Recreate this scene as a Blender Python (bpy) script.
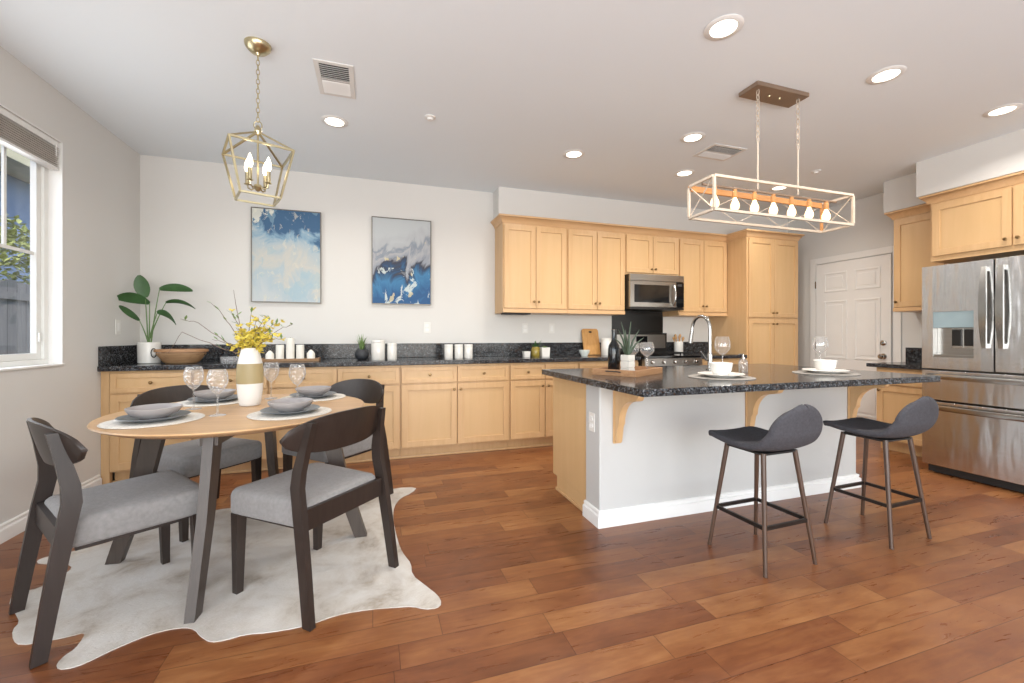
import bpy, bmesh, math, random
from mathutils import Vector, Matrix
random.seed(7)
PI = math.pi
S = bpy.context.scene
for o in list(bpy.data.objects):
    bpy.data.objects.remove(o)
COL = S.collection

# ------------------------------------------------------------------ camera, world, light, exposure
cam_d = bpy.data.cameras.new('camera')
cam = bpy.data.objects.new('camera', cam_d)
COL.objects.link(cam)
cam.location = (0, 0, 1.14)
cam.rotation_euler = (PI / 2, 0, -math.radians(18.1))
cam_d.sensor_width = 36
cam_d.lens = 426 / 1024 * 36
cam_d.shift_y = -0.0056
cam_d.clip_start = 0.05
S.camera = cam

S.view_settings.view_transform = 'Standard'
S.view_settings.look = 'None'
S.view_settings.gamma = 1
S.view_settings.use_curve_mapping = False
S.view_settings.exposure = -0.2

world = bpy.data.worlds.new('world')
S.world = world
world.use_nodes = True
wn = world.node_tree
wn.nodes.clear()
wo = wn.nodes.new('ShaderNodeOutputWorld')
wb = wn.nodes.new('ShaderNodeBackground')
sky = wn.nodes.new('ShaderNodeTexSky')
sky.sky_type = 'NISHITA'
sky.sun_disc = False
sky.sun_elevation = math.radians(50)
sky.sun_rotation = math.radians(200)
wb.inputs['Strength'].default_value = 0.5
wn.links.new(sky.outputs['Color'], wb.inputs['Color'])
wn.links.new(wb.outputs['Background'], wo.inputs['Surface'])


def area(name, loc, rot, sx, sy, power, color=(1, 1, 1), shape='RECTANGLE', spread=PI):
    d = bpy.data.lights.new(name, 'AREA')
    d.shape = shape
    d.size = sx
    d.size_y = sy
    d.energy = power
    d.color = color
    d.spread = spread
    o = bpy.data.objects.new(name, d)
    COL.objects.link(o)
    o.location = loc
    o.rotation_euler = rot
    return o


# added lamp for daylight from unseen rear glazing, tilted up to brighten the ceiling
area('daylight_fill_rear', (1.2, -3.05, 1.25), (PI / 2 + math.radians(38), 0, 0), 5.2, 2.2, 300, (0.985, 0.99, 1.0))
# daylight of the left window
area('daylight_left_window', (-2.02, 2.75, 1.6), (0, -PI / 2, 0), 1.2, 1.3, 16, (0.95, 0.98, 1.0))
area('daylight_fill_left', (-1.9, -0.9, 1.25), (0, -PI / 2 - math.radians(30), 0), 2.1, 2.4, 120, (0.97, 0.985, 1.0))  # added lamp at an unseen patio door, tilted up towards the ceiling
WARM = (1.0, 0.95, 0.88)
# sun over the roof, lighting the side yard outside the left window
sd = bpy.data.lights.new('sun', 'SUN')
sd.energy = 2.6
sd.angle = math.radians(0.6)
sd.color = (1.0, 0.95, 0.86)
so_ = bpy.data.objects.new('sun', sd)
COL.objects.link(so_)
so_.rotation_euler = Vector((0.55, -0.12, 0.83)).to_track_quat('Z', 'Y').to_euler()


# ------------------------------------------------------------------ materials
def lin(h):
    h = h.lstrip('#')
    r = []
    for i in (0, 2, 4):
        c = int(h[i:i + 2], 16) / 255
        r.append(c / 12.92 if c <= 0.04045 else ((c + 0.055) / 1.055) ** 2.4)
    return (r[0], r[1], r[2], 1)


class NT:
    """tiny wrapper for node trees"""
    def __init__(s, name):
        s.m = bpy.data.materials.new(name)
        s.m.use_nodes = True
        s.t = s.m.node_tree
        s.b = s.t.nodes['Principled BSDF']
        s.out = s.t.nodes['Material Output']

    def n(s, typ, **kw):
        x = s.t.nodes.new(typ)
        for k, v in kw.items():
            setattr(x, k, v)
        return x

    def l(s, a, b):
        s.t.links.new(a, b)

    def set(s, **kw):
        names = dict(color='Base Color', rough='Roughness', metal='Metallic', spec='Specular IOR Level', coat='Coat Weight',
                     coatr='Coat Roughness', trans='Transmission Weight', ior='IOR', sheen='Sheen Weight', emis='Emission Color',
                     estr='Emission Strength', sss='Subsurface Weight', alpha='Alpha', aniso='Anisotropic')
        for k, v in kw.items():
            i = s.b.inputs[names[k]]
            if hasattr(v, 'is_output'):
                s.l(v, i)
            else:
                i.default_value = v

    def coord(s, scale=(1, 1, 1), rot=(0, 0, 0), kind='Object'):
        tc = s.n('ShaderNodeTexCoord')
        mp = s.n('ShaderNodeMapping')
        mp.inputs['Scale'].default_value = scale
        mp.inputs['Rotation'].default_value = rot
        s.l(tc.outputs[kind], mp.inputs['Vector'])
        return mp.outputs['Vector']

    def noise(s, vec, scale=5, detail=4, rough=0.5, dist=0):
        x = s.n('ShaderNodeTexNoise')
        x.inputs['Scale'].default_value = scale
        x.inputs['Detail'].default_value = detail
        x.inputs['Roughness'].default_value = rough
        x.inputs['Distortion'].default_value = dist
        s.l(vec, x.inputs['Vector'])
        return x.outputs['Fac']

    def ramp(s, fac, stops, interp='LINEAR'):
        x = s.n('ShaderNodeValToRGB')
        x.color_ramp.interpolation = interp
        e = x.color_ramp.elements
        while len(e) > 2:
            e.remove(e[-1])
        for i, (p, c) in enumerate(stops):
            if i >= 2:
                e.new(p)
            e[i].position = p
        for i, (p, c) in enumerate(stops):
            e[i].color = c
        s.l(fac, x.inputs['Fac'])
        return x.outputs['Color']

    def math(s, op, a, b=0.0, c=0.0):
        x = s.n('ShaderNodeMath', operation=op)
        for i, v in enumerate((a, b, c)):
            if hasattr(v, 'is_output'):
                s.l(v, x.inputs[i])
            else:
                x.inputs[i].default_value = v
        return x.outputs[0]

    def mix(s, fac, a, b, blend='MIX'):
        x = s.n('ShaderNodeMix', data_type='RGBA', blend_type=blend)
        for sock, v in ((x.inputs[0], fac), (x.inputs[6], a), (x.inputs[7], b)):
            if hasattr(v, 'is_output'):
                s.l(v, sock)
            else:
                sock.default_value = v
        return x.outputs[2]

    def bump(s, h, strength=0.2, dist=0.01):
        x = s.n('ShaderNodeBump')
        x.inputs['Strength'].default_value = strength
        x.inputs['Distance'].default_value = dist
        s.l(h, x.inputs['Height'])
        s.l(x.outputs['Normal'], s.b.inputs['Normal'])


def sc(c, k):
    return (min(c[0] * k, 1), min(c[1] * k, 1), min(c[2] * k, 1), 1)


def plain(name, hexc, rough=0.5, metal=0.0, var=0.06, vscale=6, bump=0.0, bscale=80, stretch=(1, 1, 1), **kw):
    t = NT(name)
    c = lin(hexc)
    v = t.coord(stretch)
    f = t.noise(v, vscale, 4)
    t.set(color=t.ramp(f, [(0.3, sc(c, 1 - var)), (0.7, sc(c, 1 + var))]), rough=rough, metal=metal, **kw)
    if bump:
        t.bump(t.noise(v, bscale, 3), bump, 0.004)
    return t.m


def wood(name, dark, light, rough=0.4, axis='z', scale=1.0, var=0.5, **kw):
    t = NT(name)
    st = {'x': (0.6, 9, 9), 'y': (9, 0.6, 9), 'z': (9, 9, 0.6)}[axis]
    v = t.coord(tuple(a * scale for a in st))
    f = t.noise(v, 3.0, 6, 0.6, 0.6)
    big = t.noise(t.coord((1.3, 1.3, 0.8)), 2.0, 2)
    g = t.math('ADD', t.math('MULTIPLY', f, 0.75), t.math('MULTIPLY', big, 0.25))
    t.set(color=t.ramp(g, [(0.5 - var * 0.4, lin(dark)), (0.5 + var * 0.4, lin(light))]), rough=rough, **kw)
    t.bump(f, 0.05, 0.002)
    return t.m


def floor_mat():
    t = NT('plank_floor')
    tc = t.n('ShaderNodeTexCoord')
    sp = t.n('ShaderNodeSeparateXYZ')
    t.l(tc.outputs['Object'], sp.inputs['Vector'])
    x, y = sp.outputs['X'], sp.outputs['Y']
    W = 0.125
    yr = t.math('DIVIDE', y, W)
    row = t.math('FLOOR', yr)
    fy = t.math('FRACT', yr)
    wn1 = t.n('ShaderNodeTexWhiteNoise', noise_dimensions='1D')
    t.l(row, wn1.inputs['W'])
    wn1b = t.n('ShaderNodeTexWhiteNoise', noise_dimensions='1D')
    t.l(t.math('ADD', row, 77.3), wn1b.inputs['W'])
    ln = t.math('ADD', 0.55, t.math('MULTIPLY', wn1b.outputs['Value'], 0.6))
    xr = t.math('DIVIDE', t.math('ADD', t.math('ADD', x, 50.0), t.math('MULTIPLY', wn1.outputs['Value'], 3.0)), ln)
    colm = t.math('FLOOR', xr)
    fx = t.math('FRACT', xr)
    cb = t.n('ShaderNodeCombineXYZ')
    t.l(row, cb.inputs[0])
    t.l(colm, cb.inputs[1])
    wn2 = t.n('ShaderNodeTexWhiteNoise', noise_dimensions='2D')
    t.l(cb.outputs[0], wn2.inputs['Vector'])
    r = wn2.outputs['Value']
    # grain, shifted per plank
    cv = t.n('ShaderNodeCombineXYZ')
    t.l(t.math('ADD', t.math('MULTIPLY', x, 1.6), t.math('MULTIPLY', r, 40)), cv.inputs[0])
    t.l(t.math('MULTIPLY', y, 13), cv.inputs[1])
    t.l(t.math('MULTIPLY', r, 9), cv.inputs[2])
    g = t.noise(cv.outputs[0], 2.2, 7, 0.62, 0.9)
    cv2 = t.n('ShaderNodeCombineXYZ')
    t.l(t.math('ADD', t.math('MULTIPLY', x, 1.0), t.math('MULTIPLY', r, 30)), cv2.inputs[0])
    t.l(t.math('MULTIPLY', y, 2.5), cv2.inputs[1])
    mott = t.noise(cv2.outputs[0], 4.5, 4, 0.6, 0.4)
    tone = t.math('ADD', t.math('MULTIPLY', r, 0.30), t.math('ADD', t.math('MULTIPLY', g, 0.42), t.math('MULTIPLY', mott, 0.48)))
    c = t.ramp(tone, [(0.30, lin(FL[0])), (0.52, lin(FL[1])), (0.68, lin(FL[2])), (0.92, lin(FL[3]))])
    # seams
    ey = t.math('MINIMUM', fy, t.math('SUBTRACT', 1.0, fy))
    ex = t.math('MULTIPLY', t.math('MINIMUM', fx, t.math('SUBTRACT', 1.0, fx)), t.math('DIVIDE', ln, W))
    e = t.math('MINIMUM', ey, ex)
    seam = t.math('LESS_THAN', e, 0.011)
    c = t.mix(t.math('MULTIPLY', seam, 0.62), c, lin('#2e1206'))
    t.set(color=c, rough=t.math('ADD', 0.2, t.math('MULTIPLY', g, 0.2)), spec=0.42)
    hgt = t.math('ADD', t.math('MULTIPLY', t.math('MINIMUM', e, 0.03), 10), t.math('MULTIPLY', t.math('ADD', g, mott), 0.35))
    t.bump(hgt, 0.16, 0.004)
    return t.m


def granite():
    t = NT('granite')
    v = t.coord()
    vo = t.n('ShaderNodeTexVoronoi')
    vo.inputs['Scale'].default_value = 165
    t.l(v, vo.inputs['Vector'])
    sp = t.n('ShaderNodeSeparateColor')
    t.l(vo.outputs['Color'], sp.inputs['Color'])
    n = t.noise(v, 26, 5, 0.7)
    f = t.math('ADD', t.math('MULTIPLY', sp.outputs[0], 0.55), t.math('MULTIPLY', n, 0.55))
    c = t.ramp(f, [(0.30, lin('#121214')), (0.52, lin('#242426')), (0.70, lin('#45474a')), (0.86, lin('#74777b'))])
    br = t.noise(t.coord((1, 1, 1)), 60, 2)
    c = t.mix(t.math('MULTIPLY', t.math('GREATER_THAN', br, 0.62), 0.5), c, lin('#4a3426'))
    t.set(color=c, rough=0.14, spec=0.22)
    return t.m


def steel(name, hexc='#b4b2ae', rough=0.28, axis='z'):
    t = NT(name)
    st = {'z': (1.2, 1.2, 240), 'x': (1.2, 240, 240), 'v': (60, 60, 0.6)}[axis]
    v = t.coord(st)
    f = t.noise(v, 3, 3)
    wob = t.noise(t.coord((4.5, 4.5, 0.8)), 2.0, 2)
    t.set(color=t.ramp(f, [(0.3, sc(lin(hexc), 0.92)), (0.7, sc(lin(hexc), 1.06))]), rough=rough, metal=1.0)
    t.bump(t.math('ADD', t.math('MULTIPLY', f, 0.03), wob), 0.55, 0.02)
    return t.m


def glass(name, tint=(1, 1, 1, 1), rough=0.02, amount=1.0, bump=0, painted_haze=0.0):
    """thin clear glass: straight-through plus fresnel reflection and painted white rim highlights"""
    t = NT(name)
    tr = t.n('ShaderNodeBsdfTransparent')
    tr.inputs['Color'].default_value = tint
    gl = t.n('ShaderNodeBsdfGlossy')
    gl.inputs['Roughness'].default_value = rough
    fr = t.n('ShaderNodeLayerWeight')
    fr.inputs['Blend'].default_value = 0.5
    mx = t.n('ShaderNodeMixShader')
    rim = t.math('POWER', fr.outputs['Facing'], 4.0)
    t.l(t.math('MULTIPLY', t.math('ADD', t.math('MULTIPLY', rim, 0.6), 0.045), amount), mx.inputs[0])
    t.l(tr.outputs[0], mx.inputs[1])
    t.l(gl.outputs[0], mx.inputs[2])
    if bump:
        vo = t.n('ShaderNodeTexVoronoi')
        vo.inputs['Scale'].default_value = 70
        t.l(t.coord(), vo.inputs['Vector'])
        bp = t.n('ShaderNodeBump')
        bp.inputs['Strength'].default_value = bump
        bp.inputs['Distance'].default_value = 0.01
        t.l(vo.outputs['Distance'], bp.inputs['Height'])
        t.l(bp.outputs['Normal'], gl.inputs['Normal'])
        t.l(bp.outputs['Normal'], fr.inputs['Normal'])
    df = t.n('ShaderNodeBsdfTranslucent')
    df.inputs['Color'].default_value = (0.9, 0.9, 0.9, 1)
    d2 = t.n('ShaderNodeBsdfDiffuse')
    d2.inputs['Color'].default_value = (0.9, 0.9, 0.9, 1)
    ad = t.n('ShaderNodeMixShader')
    t.l(df.outputs[0], ad.inputs[1])
    t.l(d2.outputs[0], ad.inputs[2])
    mx2 = t.n('ShaderNodeMixShader')
    t.l(t.math('ADD', painted_haze, t.math('MULTIPLY', rim, painted_haze * 5)), mx2.inputs[0])  # white mixed in, strongest at the rim, painting highlights on the glass
    t.l(mx.outputs[0], mx2.inputs[1])
    t.l(ad.outputs[0], mx2.inputs[2])
    t.l(mx2.outputs[0], t.out.inputs['Surface'])
    t.t.nodes.remove(t.b)
    return t.m


def emit(name, hexc, strength):
    t = NT(name)
    t.set(color=lin(hexc), emis=lin(hexc), estr=strength, rough=0.4)
    return t.m


def painting_blue():
    t = NT('painting_cloud')
    tc = t.n('ShaderNodeTexCoord')
    sp = t.n('ShaderNodeSeparateXYZ')
    t.l(tc.outputs['Generated'], sp.inputs['Vector'])
    v = tc.outputs['Generated']
    n1 = t.noise(v, 3.2, 8, 0.62, 0.8)
    n2 = t.noise(v, 9, 6, 0.7, 0.3)
    h = t.math('ADD', sp.outputs['Z'], t.math('MULTIPLY', sp.outputs['X'], 0.16))
    f = t.math('ADD', h, t.math('MULTIPLY', t.math('SUBTRACT', n1, 0.5), 1.25))
    c = t.ramp(f, [(0.05, lin('#b6bdbf')), (0.30, lin('#a6b5bd')), (0.45, lin('#bdbcb5')), (0.68, lin('#a5b4bc')), (0.80, lin('#7e9fb5')),
                   (0.92, lin('#3b5f82'))])
    cream = t.math('MULTIPLY', t.math('GREATER_THAN', n2, 0.60), 0.55)
    c = t.mix(cream, c, lin('#cbc7b8'))
    bl = t.math('MULTIPLY', t.math('GREATER_THAN', t.noise(v, 2.3, 3), 0.58), 0.4)
    c = t.mix(bl, c, lin('#8fb0be'))
    corner = t.math('ADD', sp.outputs['Z'], t.math('SUBTRACT', t.math('MULTIPLY', t.math('SUBTRACT', n2, 0.5), 0.9), sp.outputs['X']))
    c = t.mix(t.math('MULTIPLY', t.math('GREATER_THAN', corner, 0.78), 0.8), c, lin('#dcdccf'))
    t.set(color=c, rough=0.7)
    return t.m


def painting_wave():
    t = NT('painting_wave')
    tc = t.n('ShaderNodeTexCoord')
    sp = t.n('ShaderNodeSeparateXYZ')
    t.l(tc.outputs['Generated'], sp.inputs['Vector'])
    v = tc.outputs['Generated']
    n1 = t.noise(v, 2.6, 7, 0.6, 1.4)
    n2 = t.noise(v, 7, 6, 0.65, 1.0)
    f = t.math('ADD', sp.outputs['Z'], t.math('MULTIPLY', t.math('SUBTRACT', n1, 0.5), 0.75))
    f = t.math('SUBTRACT', f, t.math('MULTIPLY', sp.outputs['X'], 0.10))
    c = t.ramp(f, [(0.05, lin('#2a5683')), (0.20, lin('#3f78a2')), (0.30, lin('#2d4766')), (0.345, lin('#3a3a44')), (0.40, lin('#8f959e')),
                   (0.50, lin('#a6a7ab')), (0.56, lin('#7f8994')), (0.62, lin('#aaadb1')), (0.80, lin('#b4b9bb'))])
    spots = t.math('MULTIPLY', t.math('GREATER_THAN', n2, 0.60), t.math('LESS_THAN', sp.outputs['Z'], 0.42))
    c = t.mix(t.math('MULTIPLY', spots, 0.8), c, lin('#c9d3cf'))
    gold = t.math('MULTIPLY', t.math('GREATER_THAN', t.noise(v, 5, 3), 0.66), 0.7)
    c = t.mix(gold, c, lin('#cfc39a'))
    t.set(color=c, rough=0.7)
    return t.m


def cowhide_mat():
    t = NT('cowhide')
    v = t.coord()
    n = t.noise(v, 5.0, 6, 0.65, 0.4)
    m = t.noise(t.coord((1, 1, 1), (0, 0, 0.5)), 1.5, 3, 0.5)
    f = t.math('MULTIPLY', n, t.math('ADD', 0.55, t.math('MULTIPLY', m, 0.9)))
    c = t.ramp(f, [(0.42, lin('#cfcac2')), (0.56, lin('#c3bbb0')), (0.68, lin('#a99d8e')), (0.82, lin('#8c7e6e'))])
    t.set(color=c, rough=0.9, spec=0.2, sheen=0.2)
    t.bump(t.noise(t.coord((40, 160, 40), (0, 0, 0.7)), 2, 4), 0.4, 0.006)
    return t.m


FL = ('#58301b', '#774629', '#895733', '#a57347')
M = {}
M['wall'] = plain('wall_paint', '#d4d2ce', 0.75, var=0.012, vscale=1.2, bump=0.08, bscale=160)
M['ceiling'] = plain('ceiling_paint', '#e6ecf0', 0.85, var=0.01, vscale=1.0, bump=0.10, bscale=120)
M['trim'] = plain('white_trim', '#e4e3e0', 0.42, var=0.015)
M['island_wall'] = plain('island_paint', '#bfbebb', 0.7, var=0.012, vscale=1.2, bump=0.08, bscale=160)
M['floor'] = floor_mat()
M['granite'] = granite()
M['maple'] = wood('maple', '#c29b6c', '#d3af83', 0.36, 'z', 1.0, 0.7)
M['maple_panel'] = wood('maple_panel', '#c7a373', '#d2ae81', 0.36, 'z', 0.6, 0.8)
M['maple_h'] = wood('maple_rail', '#c49b6e', '#d4af84', 0.36, 'x', 1.0, 0.55)
M['oak_top'] = wood('table_oak', '#b58c62', '#d3ad80', 0.36, 'x', 1.3, 0.55)
M['espresso'] = wood('espresso_wood', '#241c18', '#362c27', 0.38, 'z', 1.5, 0.6)
M['walnut_gray'] = wood('grey_brown_wood', '#3c342f', '#544a43', 0.4, 'z', 1.5, 0.6)
M['seat_gray'] = plain('grey_seat_cloth', '#868381', 0.9, var=0.10, vscale=60, bump=0.35, bscale=420, sheen=0.2)
M['stool_cloth'] = plain('charcoal_stool_cloth', '#424146', 0.92, var=0.2, vscale=90, bump=0.4, bscale=420)
M['stool_leg'] = wood('stool_leg_bronze', '#3c2a20', '#574031', 0.38, 'z', 2.0, 0.6)
M['stool_rest'] = plain('stool_footrest', '#2b2522', 0.4, 0.5)
M['steel'] = steel('brushed_steel', '#d8d8d8', 0.23)
M['steel_flat'] = plain('flat_steel', '#a3a09b', 0.3, 1.0, var=0.05, vscale=3, stretch=(1, 1, 60))
M['steel_dark'] = plain('dark_steel', '#55534f', 0.35, 1.0)
M['chrome'] = plain('satin_chrome', '#b2b0ac', 0.2, 1.0, var=0.02)
M['black_glass'] = plain('black_glass', '#121315', 0.06, var=0.05)
M['black'] = plain('black_enamel', '#161514', 0.32, var=0.08)
M['black_matte'] = plain('black_matte', '#1d1b1a', 0.6)
M['panel_gray'] = plain('dispenser_panel', '#8ea0a6', 0.2)
M['brass'] = plain('antique_brass', '#c2b694', 0.3, 1.0, var=0.08)
M['bronze'] = plain('bronze_knob', '#8c7350', 0.3, 1.0)
M['brown_metal'] = plain('brown_metal', '#8a7665', 0.45, 0.5, var=0.1)
M['whitewash'] = wood('whitewashed_wood', '#b8a997', '#d2c6b6', 0.6, 'x', 2.0, 0.7)
M['warm_wood'] = wood('warm_wood', '#a86f3c', '#c8935a', 0.5, 'x', 2.0, 0.6)
M['ceramic'] = plain('white_ceramic', '#dcd9d3', 0.22, var=0.01)
M['ceramic_matte'] = plain('matte_white_ceramic', '#dedbd5', 0.55, var=0.02)
M['vase_tan'] = plain('tan_glaze', '#a3926a', 0.5, var=0.05)
M['bowl_gray'] = plain('grey_stoneware', '#a09a98', 0.35, var=0.04)
M['plate_gray'] = plain('dark_grey_stoneware', '#6c7074', 0.3, var=0.05)
M['mat_weave'] = plain('woven_placemat', '#d8d2c8', 0.9, var=0.14, vscale=120, bump=0.5, bscale=260)
M['mat_dark'] = plain('dark_placemat', '#8f8a83', 0.8, var=0.14, vscale=120, bump=0.4, bscale=260)
M['glass'] = glass('clear_glass', amount=2.2, painted_haze=0.085)
M['cut_glass'] = glass('cut_glass', rough=0.06, bump=1.0, amount=3.0, painted_haze=0.09)
M['pane'] = glass('window_glass', amount=0.6)
M['leaf'] = plain('leaf_green', '#3a5c33', 0.45, var=0.22, vscale=14)
M['pot_grey'] = plain('chalky_pot', '#c4c0b8', 0.7, var=0.06, vscale=20)
M['leaf_pale'] = plain('aloe_green', '#414f3e', 0.5, var=0.2, vscale=30)
M['grass'] = plain('grass_green', '#6f8a4e', 0.6, var=0.2, vscale=40)
M['stem'] = plain('stem_green', '#5d7a45', 0.5, var=0.15)
M['twig'] = plain('twig_brown', '#6e5648', 0.7, var=0.2, vscale=30)
M['blossom'] = plain('yellow_blossom', '#d3bf4e', 0.6, var=0.2, vscale=60)
M['soil'] = plain('potting_soil', '#2c241d', 0.95, var=0.3, vscale=80)
M['rustic'] = wood('rustic_wood', '#76563a', '#a88560', 0.6, 'x', 2.0, 0.6)
M['tray_wood'] = wood('tray_wood', '#8a6242', '#b48a62', 0.55, 'x', 2.0, 0.6)
M['board'] = wood('board_wood', '#b07c42', '#cf9f60', 0.5, 'z', 1.5, 0.6)
M['utensil'] = wood('utensil_wood', '#b98a55', '#d6ac78', 0.6, 'z', 3, 0.6)
M['candle'] = plain('candle_wax', '#e8e4da', 0.5, var=0.01, sss=0.0)
M['bottle'] = plain('dark_bottle_glass', '#16181a', 0.06, var=0.05)
M['slate'] = plain('dark_pot', '#2d2f33', 0.5, var=0.1)
M['amber'] = plain('amber_jar', '#8c7a34', 0.2, var=0.15, vscale=30)
M['mint'] = plain('pale_mint_glaze', '#d6dcd6', 0.3, var=0.03)
M['cowhide'] = cowhide_mat()
M['vent'] = plain('vent_enamel', '#dddbd7', 0.5, var=0.02)
M['duct'] = plain('duct_dark', '#3b3a39', 0.8)
M['lens'] = emit('lamp_lens', '#fff6e6', 5.0)
M['bulb'] = emit('warm_bulb', '#ffd6a0', 3.2)
M['candle_bulb'] = emit('candle_bulb', '#fff0d2', 5.0)
M['plate_white'] = plain('wall_plate', '#dcdad5', 0.4, var=0.01)
M['blind'] = plain('blind_slats', '#cfc9c0', 0.6, var=0.08, vscale=30)
M['vinyl'] = plain('window_vinyl', '#e3e3df', 0.4, var=0.01)
M['cloud'] = painting_blue()
M['wave'] = painting_wave()
M['art_frame'] = plain('pewter_frame', '#6e6a64', 0.35, 0.6)
M['fence'] = wood('fence_board', '#5f5b58', '#86807b', 0.85, 'z', 1.0, 0.7)
M['house'] = plain('stucco_blue', '#7d8ca6', 0.9, var=0.05)
M['eave'] = plain('eave_cream', '#d9cba8', 0.8)
M['roof'] = plain('roof_tile', '#8a6a56', 0.9, var=0.2)
M['ground'] = plain('yard_ground', '#7d776c', 0.95, var=0.15)
M['bush'] = plain('bush_leaf', '#a3a65c', 0.7, var=0.4, vscale=20)


# ------------------------------------------------------------------ mesh builder
class MB:
    def __init__(s):
        s.bm = bmesh.new()
        s.bev = False

    def box(s, x0, y0, z0, x1, y1, z1, bev=0.0, seg=2):
        r = bmesh.ops.create_cube(s.bm, size=1)
        vs = r['verts']
        for v in vs:
            v.co = Vector(((x0 + x1) / 2 + v.co.x * (x1 - x0), (y0 + y1) / 2 + v.co.y * (y1 - y0), (z0 + z1) / 2 + v.co.z * (z1 - z0)))
        if bev:
            es = list({e for v in vs for e in v.link_edges})
            s.bev = True
            bmesh.ops.bevel(s.bm, geom=es, offset=bev, segments=seg, profile=0.5, affect='EDGES')
        return s

    def loft(s, secs, cap=True, closed=False):
        rings = [[s.bm.verts.new(p) for p in sec] for sec in secs]
        n = len(rings[0])
        m = len(rings)
        for i in range(m if closed else m - 1):
            a, b = rings[i], rings[(i + 1) % m]
            for k in range(n):
                s.bm.faces.new((a[k], a[(k + 1) % n], b[(k + 1) % n], b[k]))
        if cap and not closed:
            s.bm.faces.new(rings[0][::-1])
            s.bm.faces.new(rings[-1])
        return s

    def bar(s, p, q, w, h, up=(0, 0, 1), w2=None, h2=None):
        p, q = Vector(p), Vector(q)
        d = (q - p).normalized()
        up = Vector(up)
        if abs(d.dot(up)) > 0.98:
            up = Vector((0, 1, 0))
        a = d.cross(up).normalized()
        b = a.cross(d).normalized()
        w2 = w if w2 is None else w2
        h2 = h if h2 is None else h2

        def sec(c, w, h):
            return [c - a * w / 2 - b * h / 2, c + a * w / 2 - b * h / 2, c + a * w / 2 + b * h / 2, c - a * w / 2 + b * h / 2]
        return s.loft([sec(p, w, h), sec(q, w2, h2)])

    def tube(s, pts, r, n=8, closed=False):
        pts = [Vector(p) for p in pts]
        m = len(pts)
        rs = r if isinstance(r, (list, tuple)) else [r] * m
        secs = []
        ref = None
        for i, p in enumerate(pts):
            if closed:
                d = (pts[(i + 1) % m] - pts[i - 1]).normalized()
            else:
                d = (pts[min(i + 1, m - 1)] - pts[max(i - 1, 0)]).normalized()
            if ref is None:
                ref = Vector((0, 0, 1)) if abs(d.z) < 0.9 else Vector((1, 0, 0))
            a = d.cross(ref).normalized()
            b = a.cross(d).normalized()
            ref = b
            secs.append([p + (a * math.cos(2 * PI * k / n) + b * math.sin(2 * PI * k / n)) * rs[i] for k in range(n)])
        return s.loft(secs, closed=closed)

    def lathe(s, prof, c=(0, 0, 0), n=28, axis='z', sx=1.0, sy=1.0):
        c = Vector(c)
        rings = []
        for r, z in prof:
            if r < 1e-6:
                pts = [(0, 0, z)]
            else:
                pts = [(r * math.cos(2 * PI * k / n) * sx, r * math.sin(2 * PI * k / n) * sy, z) for k in range(n)]
            if axis == 'y':
                pts = [(x, -z, y) for x, y, z in pts]
            elif axis == 'x':
                pts = [(-z, x, y) for x, y, z in pts]
            rings.append([s.bm.verts.new(c + Vector(p)) for p in pts])
        for a, b in zip(rings, rings[1:]):
            if len(a) == 1 and len(b) == 1:
                continue
            for k in range(n):
                k2 = (k + 1) % n
                if len(a) == 1:
                    s.bm.faces.new((a[0], b[k2], b[k]))
                elif len(b) == 1:
                    s.bm.faces.new((a[k], a[k2], b[0]))
                else:
                    s.bm.faces.new((a[k], a[k2], b[k2], b[k]))
        return s

    def prism(s, poly, lo, hi, axis='x'):
        """extrude a 2-D polygon along an axis: x -> poly is (y, z); y -> (x, z); z -> (x, y)"""
        f = {'x': lambda a, b, t: (t, a, b), 'y': lambda a, b, t: (a, t, b), 'z': lambda a, b, t: (a, b, t)}[axis]
        return s.loft([[f(a, b, lo) for a, b in poly], [f(a, b, hi) for a, b in poly]])

    def leaf(s, pts, widths, side=None, fold=0.15, bend=0.0):
        """leaf blade along a centre line"""
        pts = [Vector(p) for p in pts]
        prev = None
        for i, p in enumerate(pts):
            d = (pts[min(i + 1, len(pts) - 1)] - pts[max(i - 1, 0)]).normalized()
            sd = Vector(side) if side else d.cross(Vector((0, 0, 1)))
            if sd.length < 1e-3:
                sd = Vector((1, 0, 0))
            sd = (sd - d * sd.dot(d)).normalized()
            nr = sd.cross(d).normalized()
            w = widths[i]
            row = [s.bm.verts.new(p - sd * w + nr * w * fold), s.bm.verts.new(p), s.bm.verts.new(p + sd * w + nr * w * fold)]
            if prev:
                for k in range(2):
                    s.bm.faces.new((prev[k], prev[k + 1], row[k + 1], row[k]))
            prev = row
        return s

    def build(s, name, mat, parent=None, smooth=35, loc=None):
        bmesh.ops.recalc_face_normals(s.bm, faces=s.bm.faces)
        me = bpy.data.meshes.new(name)
        s.bm.to_mesh(me)
        s.bm.free()
        if smooth:
            me.polygons.foreach_set('use_smooth', [True] * len(me.polygons))
            me.set_sharp_from_angle(angle=math.radians(smooth))
        me.materials.append(M[mat] if isinstance(mat, str) else mat)
        o = bpy.data.objects.new(name, me)
        COL.objects.link(o)
        if s.bev and smooth:
            wm = o.modifiers.new('normals', 'WEIGHTED_NORMAL')
            wm.keep_sharp = True
            wm.weight = 100
        if parent:
            o.parent = parent
        if loc:
            o.location = loc
        return o


def tag(o, label=None, cat=None, group=None, kind=None):
    if label:
        o['label'] = label
    if cat:
        o['category'] = cat
    if group:
        o['group'] = group
    if kind:
        o['kind'] = kind
    return o


def thing(name, label, cat, loc=(0, 0, 0), rot=0.0, group=None):
    o = bpy.data.objects.new(name, None)
    o.empty_display_size = 0.1
    COL.objects.link(o)
    o.location = loc
    o.rotation_euler = (0, 0, rot)
    return tag(o, label, cat, group)


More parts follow.
